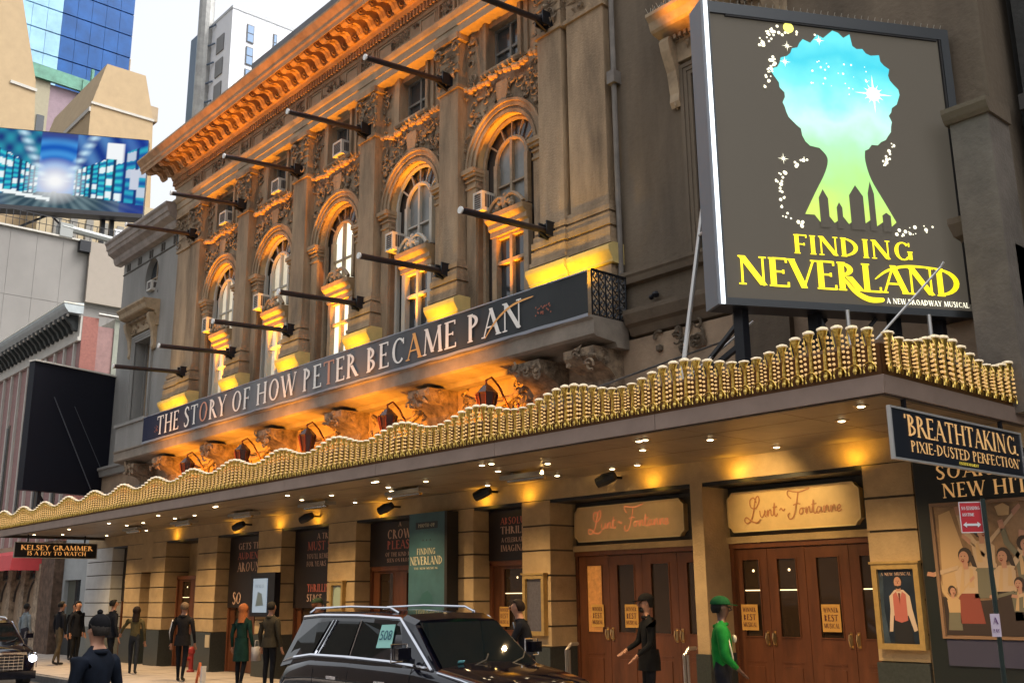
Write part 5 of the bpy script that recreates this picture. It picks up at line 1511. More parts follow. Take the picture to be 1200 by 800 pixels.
k = MB(); k.mould([(.3,12.95),(-.25,12.95),(-.38,13.1),(-.44,13.22),(-.44,13.3),(.3,13.4)], -70, -40.3); k.build('cornice', mat('cornice_blue_grey', (.36,.40,.41), .6, var=.15), PB)
k = MB(); k.box(-70, -40.28, -.46, .3, 13.3, 13.34); k.build('cornice_flashing', mat('flashing_cream', (.7,.68,.58), .5), PB)
cb = MB(); cb.mould([(.26,0),(.1,.02),(.02,.2),(-.2,.42),(-.28,.62),(.26,.62)], -.10, .10); cm = cb.mesh('cornice_bracket', mat('bracket_black', (.03,.035,.035), .6))
po = world_org(PB)
for q in range(34):
    o = bpy.data.objects.new('cornice_bracket', cm); COL.objects.link(o); o.parent = PB; o.location = (-40.75-.55*q-po[0], -po[1], 12.33-po[2])
k = MB()
for q in range(34): k.blob((-40.48-.55*q, -.22, 12.86), .06)
k.build('cornice_drops', PALE, PB)['kind'] = 'stuff'
k = MB(); k.tube([(-40.3,.9,13.05), (-40.3,2.4,13.05)], .05, 6); k.box(-40.36, -40.3, .9, 9, 12.98, 13.04); k.build('roof_rail', PALE, PB)
# its stone ground floor with pointed windows and red awning
ST = mat('rubble_stone', (.35,.27,.19), .9, var=.65, scale=4.5, bump=.8, bscale=7); ST2 = mat('brown_rubble', (.12,.075,.05), .9, var=.6, scale=4, bump=.8, bscale=7)
k = MB(); k.box(-70, -41.6, .3, 1.6, .15, 4.2); k.build('ground_floor_wall', mat('tan_panel', (.33,.24,.16), .8, var=.2), PB)
k = MB(); k.box(-41.6, -40.1, .05, 1.6, .15, 4.2); k.build('stone_corner', ST2, PB)
for q in range(7):
    x = -42.1-1.75*q
    k = MB(); k.box(x-.28, x+.28, .1, .3, .15, 3.4); k.build('stone_pier', ST, PB)
    xc = x-.87
    k = MB()
    pts = [(xc-.58, 2.0), (xc-.5,2.35), (xc-.25,2.65), (xc,2.8), (xc+.25,2.65), (xc+.5,2.35), (xc+.58,2.0)]
    k.tube([(a, .27, b_) for a, b_ in pts], .04, 5); k.box(xc-.6, xc+.6, .26, .3, 2.85, 3.35); k.build('pointed_arch', mat('dark_bronze', (.04,.03,.025), .5), PB)
    for dx in (-.3, 0, .3):
        k2 = MB(); k2.box(xc+dx-.11, xc+dx+.11, .24, .262, 2.9, 3.3); k2.build('window_pane', WINGL, PB)
AW = thing('red_awning', 'red fabric awning with faint pale script over the stone pub front', 'awning', (-46, .0, 3.2))
k = MB()
k.add([(-56,.2,4.0), (-42.0,.2,4.0), (-42.0,-.9,3.72), (-56,-.9,3.72), (-56,-.95,3.15), (-42.0,-.95,3.15), (-42.0,.2,3.15)], [(0,1,2,3), (3,2,5,4), (1,6,5,2)])
k.build('canvas', mat('awning_red', (.62,.07,.075), .6, var=.08), AW)
k = MB(); stroke(k, spline([(0,.2),(.15,.35),(.2,.1),(.35,.25),(.45,.1),(.6,.28),(.7,.1),(.9,.2),(1.1,.12)]), (-46.6,-.95,3.3), X, Z, .04, .006); text(k, 'PUB', (-45.6,-.95,3.26), X, Z, .12); k.build('awning_print', mat('awning_pink', (.75,.5,.5), .6), AW)

# grey blank side wall behind, with raised corner block
GB = thing('grey_blank_building', 'tall blank grey wall building below the giant screen', 'building', (-65, 10, .15))
GW = mat('grey_panel_wall', (.185,.175,.165), .85, var=.12, scale=.4)
zz = .15; 
for zi in range(6):
    for yi in range(8):
        z0_, z1_ = .15+3.6*zi, .15+3.6*(zi+1)
        if zi == 5: z1_ = 21.95
        y0_ = -1.0+1.4*yi
        k = MB(); k.box(-58.1, -58.0, y0_+.008, y0_+1.392, z0_+.012, z1_-.012); k.build('wall_panel', GW, GB)
k = MB(); k.box(-85, -58.02, -1.0, 30, .15, 21.9); k.build('side_volume', GW, GB)
k = MB(); k.box(-58.2, -57.85, -1, 6.1, 21.95, 22.05); k.build('roof_flashing', PALE, GB)
k = MB(); k.box(-57.9, -57.7, 6.0, 9.0, 18.4, 22.0); k.build('pale_block', mat('pale_tile', (.25,.215,.18), .8, var=.05), GB)
k = MB(); k.box(-58.2, -57.6, 5.4, 6.0, 21.3, 21.95); k.build('roof_box', BLACKM, GB)
k = MB(); k.tube([(-58, 4.4, 22.6), (-58, 9.5, 22.3)], .22, 8); k.box(-58.6, -57.8, 4.3, 5.0, 22.0, 22.8); k.build('roof_duct', mat('duct_grey', (.22,.23,.22), .5), GB)
k = MB()
for q in range(30): k.bar((-57.9, -1+.35*q, 22.0), (-57.9, -1+.35*q, 23.0), .03)
k.bar((-57.9,-1,23.0), (-57.9,9,23.0), .04); k.bar((-57.9,-1,22.5), (-57.9,9,22.5), .03)
k.build('roof_railing', BLACKM, GB)

# LED screen on a steel truss
LS = thing('giant_screen', 'giant glowing blue video screen with a white corridor picture on the roof', 'screen', (-62, 6, 26))
U3 = Vector((math.cos(R(62)), math.sin(R(62)), 0)); N3 = U3.cross(Z)
PR = Vector((-62, 10.45, 0)); WL3 = 13.5; zb, zt = 25.95, 31.1
PL = PR-U3*WL3
k = MB(); k.obox((PL+PR)/2+Z*(zb+zt)/2-N3*.35, U3, N3, Z, WL3, .7, zt-zb+.1); k.build('cabinet', mat('screen_cabinet', (.01,.012,.02), .6), LS)
k = MB(); k.obox((PL+PR)/2+Z*(zb-.25)-N3*.0, U3, N3, Z, WL3+.1, 1.0, .28); k.build('walkway', mat('walkway', (.03,.03,.035), .6), LS)
W_, H_ = WL3, zt-zb
def screen_col(u, v_):
    """picture on the video screen: a bright covered arcade seen end on"""
    u = (u-.2)/.8
    dx, dy = u-.50, v_-.36
    d = math.hypot(dx*1.0, dy*.55)
    def mix(a, b_, f): f = max(0, min(1, f)); return [p+(q-p)*f for p, q in zip(a, b_)]
    c = [.004, .03, .22]; w1 = .03*math.sin(v_*37)+.02*math.sin(u*53)
    fl = .10+.30*max(0, .35-abs(dx))
    if v_ < .22-.10*abs(dx)*2:
        st = .5+.5*math.sin(40*math.atan2(dy, dx)); c = mix([.03,.07,.10], [.16,.24,.27], st*.7+.3*math.sin(u*31))
        c = mix(c, [.01,.03,.30], abs(dx)*2.4-.55)
    elif abs(dx) > .10:
        kx = math.log(abs(dx)+.02)*6.5; f = kx-math.floor(kx); row = (dy)/(abs(dx)+.05)
        roof = .42+abs(dx)*.55
        if row > 1.05: c = mix([.004,.03,.20], [.02,.30,.42], .5+.5*math.sin(u*60)*math.sin(v_*23)) if dx < 0 else mix([.0,.03,.25],[.10,.28,.60], .4+.4*math.sin(u*45+v_*12))
        else:
            rr_ = math.sin(row*26+math.floor(kx)*2.1)
            c = mix([.006,.12,.38], [.03,.62,.70], .5+.5*rr_)
            if math.sin(math.floor(kx)*5.3+math.floor(row*4)*2.7) > .62: c = [.85,.97,1]
            if f < .16 or f > .9: c = [.004,.04,.12]
    else:
        c = mix([.0,.10,.50], [.05,.30,.75], .5+.5*math.sin(d*70))
        if v_ > .85: c = mix(c, [.05,.05,.18], (v_-.85)*6)
    edge = max(0, abs(dx)-.12)*3.2
    if dy > 0: c = mix(c, [.6,.85,1], (1-abs(abs(dx)-dy*.22-.06)/.04)*(.6+.4*math.sin(v_*60)))
    c = mix(c, [1,1,1], 1.15-d*6.5)
    if .06 < v_ < .30 and -.30 < dx < -.02 and abs(v_-(.17-.3*(dx+.2))) < .022: c = [.95,1,1]
    if .70 < v_ < .93 and .27 < dx < .37: c = [.95,.98,1]
    if .32 < v_ < .60 and .41 < dx < .46: c = [.95,1,1]
    if dx > .36: c = mix(c, [.004,.03,.35], .35)
    return c
NU, NV = 150, 60
vv_ = []; ff_ = []
for j in range(NV+1):
    for i in range(NU+1):
        vv_.append(tuple(PL+U3*(W_*i/NU)+Z*(zb+H_*j/NV)+N3*.01-Vector(world_org(LS))))
for j in range(NV):
    for i in range(NU):
        a_ = j*(NU+1)+i; ff_.append((a_, a_+1, a_+NU+2, a_+NU+1))
me = bpy.data.meshes.new('screen_picture'); me.from_pydata(vv_, [], ff_)
ca = me.color_attributes.new('picture', 'FLOAT_COLOR', 'POINT')
for j in range(NV+1):
    for i in range(NU+1):
        ca.data[j*(NU+1)+i].color = (*screen_col(i/NU, j/NV), 1)
SPM = bpy.data.materials.new('screen_picture'); SPM.use_nodes = True; t_ = SPM.node_tree
at_ = t_.nodes.new('ShaderNodeVertexColor'); at_.layer_name = 'picture'
t_.links.new(at_.outputs[0], t_.nodes['Principled BSDF'].inputs['Emission Color']); t_.nodes['Principled BSDF'].inputs['Emission Strength'].default_value = .38
t_.nodes['Principled BSDF'].inputs['Base Color'].default_value = (.005,.005,.005,1); t_.nodes['Principled BSDF'].inputs['Specular IOR Level'].default_value = .05; t_.nodes['Principled BSDF'].inputs['Roughness'].default_value = .9
me.materials.append(SPM); o = bpy.data.objects.new('screen_picture', me); COL.objects.link(o); o.parent = LS
k = MB()
for a in (.32, .36, .82, .86): k.bar(PL+U3*(a*WL3)+Z*21.9-N3*.4, PL+U3*(a*WL3)+Z*25.9-N3*.4, .26)
k.bar(PL+U3*(.36*WL3)+Z*24-N3*.4, PL+U3*(.6*WL3)+Z*25.8-N3*.4, .12); k.bar(PL+U3*(.58*WL3)+Z*25.8-N3*.4, PL+U3*(.82*WL3)+Z*22.6-N3*.4, .12)
k.bar(PL+U3*(.84*WL3)+Z*22.4-N3*.4, PL+U3*(1.02*WL3)+Z*25.6-N3*.4, .5); k.box(-63.5,-60,6.0,11,21.6,22.3)
k.build('steel_truss', BLACKM, LS)

# tan mansard buildings
TAN = mat('tan_brick', (.37,.27,.155), .85, var=.10, scale=1.2); TAND = mat('tan_brick_dark', (.33,.25,.16), .85, var=.12, scale=1.2)  # second tan is slightly darker, for the roof vent
def tan(name, label, x, ys, zs_, y1, zfoot, band_z, bx0, depth):
    t = thing(name, label, 'building', (x, ys[0], .15))
    return t
T1 = thing('tan_gabled_building', 'tan brick gable end building standing right behind the giant screen', 'building', (-85, 14, .15))
prof = [(13.84,.15),(13.84,43.76),(14.0,44.4),(14.88,47.98),(18.34,48.03),(19.3,44.1),(19.66,35.9),(19.9,.15)]
k = MB(); k.prism(prof, (-85,0,0), Y, Z, (-14,0,0)); k.build('wall', TAN, T1)
k = MB()
k.bar((-84.95,13.8,43.9), (-84.95,19.4,43.9), .12, .22); k.build('pale_band', PALE, T1)
k = MB()
for q in range(3):
    for (yy) in ((13.80),):
        k.box(-88-2.6*q-.5, -88-2.6*q+.5, yy-.05, yy+.02, 38.5, 41.2)
k.build('window', WINGL, T1)
k = MB(); k.box(-99, -85, 13.7, 13.84, 43.1, 43.5); k.build('eave_band', PALE, T1)
k = MB(); k.tube([(-85.5,17,48),(-85.5,17,49.4)], .06, 5); k.box(-86.2,-85.2,18.9,19.8,44.0,45.4); k.build('roof_vent', TAND, T1)
T2 = thing('tan_tapered_building', 'tall tan brick building with tapering side at the far left edge', 'building', (-75, 3, .15))
prof = [(-3,.15),(-3,52),(4.6,52),(5.1,45.5),(6.6,39.4),(6.85,35.7),(7.0,.15)]
k = MB(); k.prism(prof, (-75,0,0), Y, Z, (-3,0,0)); k.build('wall', TAN, T2)
k = MB(); k.bar((-74.95,4.9,38.75), (-74.95,6.75,38.62), .1, .22); k.build('pale_band', PALE, T2)
T3 = thing('copper_roof_building', 'mauve brick building with green copper cornice behind the tan gables', 'building', (-110, 17, .15))
k = MB(); k.box(-125, -110, 13.5, 17.2, .15, 57.4); k.build('olive_wall', mat('olive_stucco', (.30,.27,.19), .85, var=.1), T3)
k = MB(); k.box(-125, -110.2, 17.2, 24, .15, 57.0); k.build('mauve_wall', mat('mauve_brick', (.26,.19,.22), .85, var=.12, scale=2), T3)
k = MB(); k.mould([(13.5,57.2),(13.5,58.8),(21.6,58.5),(21.8,57.0)], -110, -109.6); k.box(-109.9,-109.5,20.4,22.0,55.0,58.4); k.tube([(-109.7,21.4,58.3),(-109.7,21.4,60)], .2, 6); k.tube([(-109.7,22.2,58.3),(-109.7,22.6,59.6)], .25, 6)
k.build('copper_cornice', mat('verdigris', (.10,.26,.19), .7, var=.35, scale=1), T3)
for zi in range(4):
    k = MB(); k.box(-109.98, -109.9, 16.1, 16.9, 50.5-3.5*zi+.2, 53-3.5*zi); k.build('window', WINGL, T3)
# back filler under the screen
T4 = thing('far_beige_building', 'beige building seen in the gap under the giant screen', 'building', (-72, 15, .15))
k = MB(); k.box(-80, -72, 6.9, 30, .15, 30.5); k.build('wall', mat('far_beige', (.36,.29,.18), .85, var=.12, scale=2), T4)
for q in range(6):
    k = MB(); k.box(-71.98, -71.9, 8+1.1*q, 8.5+1.1*q, 24.2, 28.5); k.build('window', mat('far_window', (.16,.15,.13), .4), T4)
k = MB(); k.box(-71.95, -71.8, 12.2, 13.0, 24, 28.2); k.build('white_panel', mat('white_panel', (.6,.62,.66), .6), T4)
# glass tower
GT = thing('glass_tower', 'blue glass skyscraper at the top left', 'building', (-140, 30, .15))
GLB = mat('blue_curtain_glass', (.008,.075,.26), .3, spec=.25, var=.35, scale=.35); GLP = mat('pale_curtain_glass', (.26,.46,.62), .3, spec=.25, var=.3, scale=.3)
MUL = mat('tower_mullion', (.01,.04,.14), .4)
k = MB(); k.box(-160, -140.3, 5, 36, .15, 120); k.build('core', MUL, GT)
for zi in range(16):
    z0_ = 62+3.55*zi
    for yi in range(13):
        y0_ = 10+2.0*yi
        pale = y0_ < 25
        k = MB(); k.box(-140.3, -140.0, y0_+.02, y0_+1.98, z0_+.09, z0_+3.46); k.build('glass_panel', GLP if pale else GLB, GT)
# white building beyond the cornice
WB = thing('white_tower_block', 'white painted block with small windows rising behind the orange cornice', 'building', (-84, 28, .15))
k = MB(); k.box(-89.5, -82.25, 25, 44, .15, 56.3); k.build('wall', mat('white_painted_wall', (.60,.62,.66), .7, var=.06, scale=1), WB)
k = MB(); k.box(-89.5, -82.2, 24.95, 44, 56.3, 56.6); k.build('parapet_coping', mat('coping_grey', (.4,.42,.44), .6), WB)
BW = mat('tower_window_glass', (.12,.22,.38), .15, spec=.8); BF = mat('tower_window_frame', (.06,.06,.06), .5)
for zi in range(4):
    for (yy, w_) in ((26.9, .75), (29.5, .4)):
        z0_ = 53.3-2.35*zi
        k = MB(); k.box(-82.25, -82.17, yy-w_/2-.0, yy+w_/2, z0_, z0_+1.9); f_ = k.build('window', BF, WB)
        k = MB(); k.box(-82.17, -82.14, yy-w_/2+.08, yy+w_/2-.08, z0_+.1, z0_+.9); k.box(-82.17, -82.14, yy-w_/2+.08, yy+w_/2-.08, z0_+1.0, z0_+1.8); k.build('window_pane', BW, f_)
    k = MB(); k.box(-85.2, -83.7, 24.9, 25, 52.6-2.5*zi, 54.3-2.5*zi); f_ = k.build('window', mat('grey_win', (.12,.12,.12), .4), WB)
k = MB(); k.tube([(-87.2,24.6,.5), (-87.2,24.6,59.6)], .75, 12); k.build('flue_pipe', mat('flue_metal', (.30,.30,.29), .5, metal=.3, var=.3, scale=1), WB)
k = MB(); k.box(-89.6, -88.1, 24.2, 25, .15, 55.8); k.build('dark_duct', mat('duct_navy', (.06,.09,.14), .4), WB)
k = MB()
for zi in range(10): k.bar((-86.6,24.6,38+2*zi), (-85.6,24.9,38+2*zi), .12)
k.build('pipe_clamp', mat('duct_navy', (.06,.09,.14), .4), WB)
# street wall across the road, behind the camera: closes the canyon for light and reflections
OP = thing('opposite_building', 'plain brick building across the street behind the viewer', 'building', (-20, -19, .15))
k = MB(); k.box(-90, 30, -30, -18.6, .15, 9.5); k.build('wall', mat('opposite_brick', (.10,.08,.065), .85, var=.2), OP)

# ================================================================== CARS
PAINT = mat('black_car_paint', (.003,.003,.007), .08, spec=.5, coat=.6)
CHR = mat('chrome', (.75,.76,.80), .12, metal=1)
CGL = mat('car_glass', (.006,.009,.009), .02, spec=.3)
TYRE = mat('tyre_rubber', (.015,.015,.015), .8)
def car(name, label, x0, yc, s, lights_on=False, sz=1.0):
    """nose points to +x; x0 = tail; s = scale. lofted sections"""
    t = thing(name, label, 'car', (x0, yc, 0))
    Lc = 5.2
    def T(u, v_, z): return (x0+u*s, yc+v_*s, z*sz)
    # upper outline of the lower body (shoulder/hood height) and half width, per station
    st = [(0.0,.80,.62,.94),(0.06,.94,1.0,1.12),(.35,1.0,1.16,1.30),(1.0,1.01,1.24,1.36),(2.0,1.01,1.24,1.34),(3.0,1.01,1.22,1.32),(3.60,1.01,1.20,1.30),(3.95,.99,1.16,1.24),(4.5,.97,1.10,1.17),(4.95,.93,1.02,1.09),(5.12,.86,.96,1.02),(5.2,.72,.70,.94)]
    # sections: (half width, shoulder z, deck z)
    k = MB(); rings = []
    for (u, hw, zs_, zd) in st:
        ring = [(u, -hw*.90, .32), (u, -hw, .50), (u, -hw*1.0, zs_-.22), (u, -hw*.985, zs_-.05), (u, -hw*.94, zs_+.01), (u, -hw*.80, zd-.01), (u, -hw*.4, zd+.015), (u, 0, zd+.025)]
        ring += [(a, -b_, c_) for a, b_, c_ in ring[-2::-1]]
        rings.append(ring)
    m_ = len(rings[0])
    for r_ in rings: k.v.extend([T(*p) for p in r_])
    for i in range(len(rings)-1):
        for j in range(m_-1):
            k.f.append([i*m_+j, i*m_+j+1, (i+1)*m_+j+1, (i+1)*m_+j]); k.m.append(0)
    k.f.append(list(range(m_))); k.m.append(0); e = (len(rings)-1)*m_; k.f.append([e+j for j in range(m_)][::-1]); k.m.append(0)
    body = k.build('body', PAINT, t, smooth=True)
    mod = body.modifiers.new('edge', 'EDGE_SPLIT'); mod.split_angle = R(38)
    # greenhouse
    H = 1.86
    roof = [(.12,.60),(.42,.74),(1.0,.78),(2.4,.78),(3.0,.76),(3.25,.72)]
    g = MB(); rr = []
    base_ = [(.08,.94),(.42,.96),(1.0,.965),(2.4,.965),(3.3,.955),(4.02,.88)]
    bz = [1.12,1.17,1.23,1.23,1.20,1.14]
    rz = [H-.22,H-.03,H,H+.0,H-.03,H-.10]
    for i in range(6):
        (ru, rw), (bu, bw) = roof[i], base_[i]
        rr.append([(bu,-bw,bz[i]), (ru,-rw,rz[i]-.05), (ru,-rw*.88,rz[i]), (ru,0,rz[i]+.02), (ru,rw*.88,rz[i]), (ru,rw,rz[i]-.05), (bu,bw,bz[i])])
    for r_ in rr: g.v.extend([T(*p) for p in r_])
    for i in range(5):
        for j in range(6):
            g.f.append([i*7+j, i*7+j+1, (i+1)*7+j+1, (i+1)*7+j]); g.m.append(0)
    g.f.append([0,1,2,3,4,5,6]); g.m.append(0); g.f.append([35+q for q in range(7)][::-1]); g.m.append(0)
    g.build('cabin', PAINT, t)
    # glass panels on the sides
    def lerp(a, b_, f): return tuple(p+(q-p)*f for p, q in zip(a, b_))
    def side_pt(u, f, sg):
        # point on side plane at length u, height fraction f (0 belt .. 1 roof)
        bu = [b_[0] for b_ in base_]; ru = [r_[0] for r_ in roof]
        def interp(xs_, ys_, x): 
            for i in range(len(xs_)-1):
                if x <= xs_[i+1]: 
                    t_ = (x-xs_[i])/(xs_[i+1]-xs_[i]); return ys_[i]+(ys_[i+1]-ys_[i])*max(0, min(1, t_))
            return ys_[-1]
        B = (u, -interp(bu, [b_[1] for b_ in base_], u), interp(bu, bz, u))
        Rf = (u, -interp(ru, [r_[1] for r_ in roof], u), interp(ru, [z-.05 for z in rz], u))
        p = lerp(B, Rf, f); return T(p[0], (p[1]-.012)*(1 if sg < 0 else -1), p[2])
    for sg in (-1, 1):
        # quarter glass, rear door, front door: polygons in (u,f)
        quads = [('quarter_window', [(.26,.17),(1.02,.17),(1.28,.88),(.95,.84),(.44,.5)]),
                 ('door_window', [(1.24,.17),(1.98,.17),(2.06,.88),(1.52,.88)]),
                 ('door_window', [(2.06,.17),(3.50,.15),(3.16,.58),(2.98,.86),(2.14,.88)])]
        for nm, q in quads:
            w_ = MB(); w_.add([side_pt(u, f, sg) for u, f in q], [tuple(range(len(q)))]); w_.build(nm, CGL, t)
        c = MB()
        c.tube([side_pt(u, .12, sg) for u in (.14,.5,1,2,3,3.6,3.85)], .024*s, 5)
        c.tube([side_pt(1.10,.14,sg), side_pt(1.38,.9,sg)], .016*s, 4); c.tube([side_pt(1.19,.14,sg), side_pt(1.46,.9,sg)], .014*s, 4); c.tube([side_pt(2.03,.14,sg), side_pt(2.10,.9,sg)], .010*s, 4)
        c.tube([side_pt(u, 1.0, sg) for u in (.14,.45,1,2,3.0)]+[side_pt(3.45,.55,sg), side_pt(3.85,.10,sg)], .026*s, 5)  # roof-edge chrome thickened to stand in for the white sky highlight
        c.build('chrome_trim', CHR, t)
        c = MB(); v_ = .66*sg
        c.tube([T(.45,v_,1.84), T(.6,v_,1.90), T(1.6,v_,1.925), T(2.6,v_,1.91), T(2.8,v_,1.85)], .018*s, 6); c.build('roof_rail', CHR, t)
        c = MB(); c.box(*sorted((x0+1.55*s, x0+1.80*s)), yc+sg*1.01*s-.02, yc+sg*1.01*s+.03, 1.02*sz, 1.06*sz); c.box(x0+2.75*s, x0+3.0*s, yc+sg*1.01*s-.02, yc+sg*1.01*s+.03, 1.01*sz, 1.05*sz); c.build('door_handle', CHR, t)
        mr = MB(); mr.bar(T(3.50, .93*sg, 1.30), T(3.55, 1.10*sg, 1.32), .06*s); mr.obox(T(3.56, 1.14*sg, 1.40), (1,0,0), (0,1,0), (0,0,1), .10*s, .20*s, .14*s); mi_ = mr.build('mirror', PAINT, t)
        mr = MB(); mr.tube([T(3.49, 1.02*sg, 1.30), T(3.49, 1.02*sg, 1.50), T(3.49, 1.27*sg, 1.50), T(3.49, 1.27*sg, 1.30), T(3.49, 1.02*sg, 1.30)], .012*s, 5); mr.build('mirror_trim', CHR, mi_)
        for ux in (.95, 4.15):
            w_ = MB(); w_.tube([T(ux, sg*.78, .39), T(ux, sg*1.0, .39)], .39*s, 22); wo = w_.build('wheel', TYRE, t)
            w_ = MB(); w_.tube([T(ux, sg*1.0, .39), T(ux, sg*1.012, .39)], .27*s, 16); w_.build('rim', CHR, wo)
    for sg in (-1, 1):
        c = MB()
        for ux in (1.12, 2.04, 3.5):
            c.tube([T(ux, sg*1.012, .45), T(ux, sg*1.014, .9), T(ux+.02, sg*1.0, 1.13), T(ux+.03, sg*.962, 1.23)], .006, 4)
        c.tube([T(.3, sg*1.003, .98), T(1.2, sg*1.016, 1.02), T(2.4, sg*1.016, 1.01), T(3.6, sg*1.012, .98), T(4.8, sg*.955, .90)], .007, 4)
        c.build('door_seam', mat('seam_black', (.002,.002,.002), .8), t)
    c = MB()
    for v0, v1 in ((-.55,.05), (.1,.7)): c.tube([T(4.06, v0, 1.19), T(3.92, v1-.1, 1.30), T(3.84, v1, 1.36)], .010, 4)
    c.build('wiper', mat('wiper_black', (.004,.004,.004), .6), t)
    # windscreen and rear glass
    w_ = MB()
    def fp(f, v_): # on front slope
        a = (4.02, .84, 1.15); b_ = (3.25, .70, H-.12)
        hw = a[1]+(b_[1]-a[1])*f
        return T(a[0]+(b_[0]-a[0])*f+.012, v_*hw, a[2]+(b_[2]-a[2])*f+.012)
    w_.quad(fp(.03,-.95), fp(.03,.95), fp(.97,.95), fp(.97,-.95)); ws = w_.build('windscreen', CGL, t)
    w_ = MB(); w_.quad(T(.07,-.75,1.30), T(.07,.75,1.30), T(.10,.52,1.60), T(.10,-.52,1.60)); w_.build('rear_window', CGL, t)
    w_ = MB(); w_.obox(fp(.2,-.55), (0,1,0), (.55,0,.6), (1,0,-.9), .10*s, .08*s, .005); w_.build('windscreen_sticker', mat('sticker_cyan', (.15,.5,.55), .5), t)
    # hood crease, grille, lamps
    c = MB()
    zt_ = 1.0
    c.bar(T(5.16,-.62,.98), T(5.16,.62,.98), .06*s, .07*s); c.build('bonnet_chrome_bar', CHR, t)
    gr = MB(); gr.obox(T(5.2,0,.74), (1,0,0), (0,1,0), (0,0,1), .04*s, 1.1*s, .42*s); go = gr.build('grille', mat('grille_black', (.01,.01,.012), .4), t)
    c = MB()
    for q in range(5): c.bar(T(5.225,-.52,.58+.08*q), T(5.225,.52,.58+.08*q), .018*s)
    for q in range(9): c.bar(T(5.225,-.52+.13*q,.55), T(5.225,-.52+.13*q,.93), .012*s)
    c.build('grille_bars', CHR, go)
    for sg in (-1, 1):
        h = MB()
        if lights_on: h.blob(T(5.14, sg*.80, .84), .09*s, .12*s, .10*s, 0, 12, 8)
        else: h.obox(T(5.06, sg*.80, .80), (1,0,0), (0,1,0), (0,0,1), .22*s, .24*s, .40*s)
        h.build('headlight', mat('headlight_on', (.9,.9,1), .3, emit=(.85,.9,1), estr=18) if lights_on else mat('headlight_glass', (.35,.40,.45), .08, metal=.7), t)
        c = MB(); p = [T(5.175, sg*.69, .60), T(5.175, sg*.69, 1.0), T(5.15, sg*.90, .99), T(5.15, sg*.92, .60)]; c.tube(p, .014*s, 5); c.build('headlight_trim', CHR, t)
    c = MB(); c.tube([T(4.0,-.92,1.19), T(4.5,-.93,1.13), T(4.95,-.90,1.04), T(5.12,-.82,.99)], .012*s, 5); c.build('bonnet_edge_trim', CHR, t)
    b_ = MB(); b_.obox(T(5.18,0,.42), (1,0,0), (0,1,0), (0,0,1), .16*s, 1.8*s, .22*s); b_.build('bumper', PAINT, t)
    return t, T, side_pt
SUV, TS, SPT = car('black_suv', 'long black SUV with chrome trim parked in front of the theatre doors', -13.55, -4.43, .92, sz=1.0)
k = MB(); a = Vector(SPT(2.62, .36, -1)); b_ = Vector(SPT(2.96, .40, -1)); c_ = Vector(SPT(2.92, .88, -1)); d_ = Vector(SPT(2.62, .84, -1)); off = Vector((0,-.006,0))
k.quad(a+off, b_+off, c_+off, d_+off); pl = k.build('window_placard', mat('placard_teal', (.30,.62,.55), .5), SUV)
k = MB(); uu = (b_-a).normalized(); vv = (d_-a).normalized()
k2 = bpy.data.curves.new('placard_number', 'FONT'); k2.body = '508'; k2.size = .17
to_ = bpy.data.objects.new('placard_number_tmp', k2); COL.objects.link(to_)
bpy.context.view_layer.update()
me = bpy.data.meshes.new_from_object(to_.evaluated_get(bpy.context.evaluated_depsgraph_get())); bpy.data.objects.remove(to_)
me.name = 'placard_number'; nn = uu.cross(vv).normalized()
M4 = Matrix((uu, vv, nn)).transposed().to_4x4(); M4.translation = a+off*2+uu*.02+vv*.10
me.transform(M4); so = world_org(SUV); me.transform(Matrix.Translation((-so[0], -so[1], -so[2])))
me.materials.append(mat('placard_ink', (.02,.10,.16), .6)); o = bpy.data.objects.new('placard_number', me); COL.objects.link(o); o.parent = SUV
k = MB()
CAR2, _, _ = car('black_car', 'black car with a bright headlight driving in at the bottom left', -30.6, -5.25, .80, lights_on=True, sz=.86)
light('SPOT', (-26.35, -4.6, .66), (.85,.9,1), 60, .08, (0, -8, .5), 60, .5)
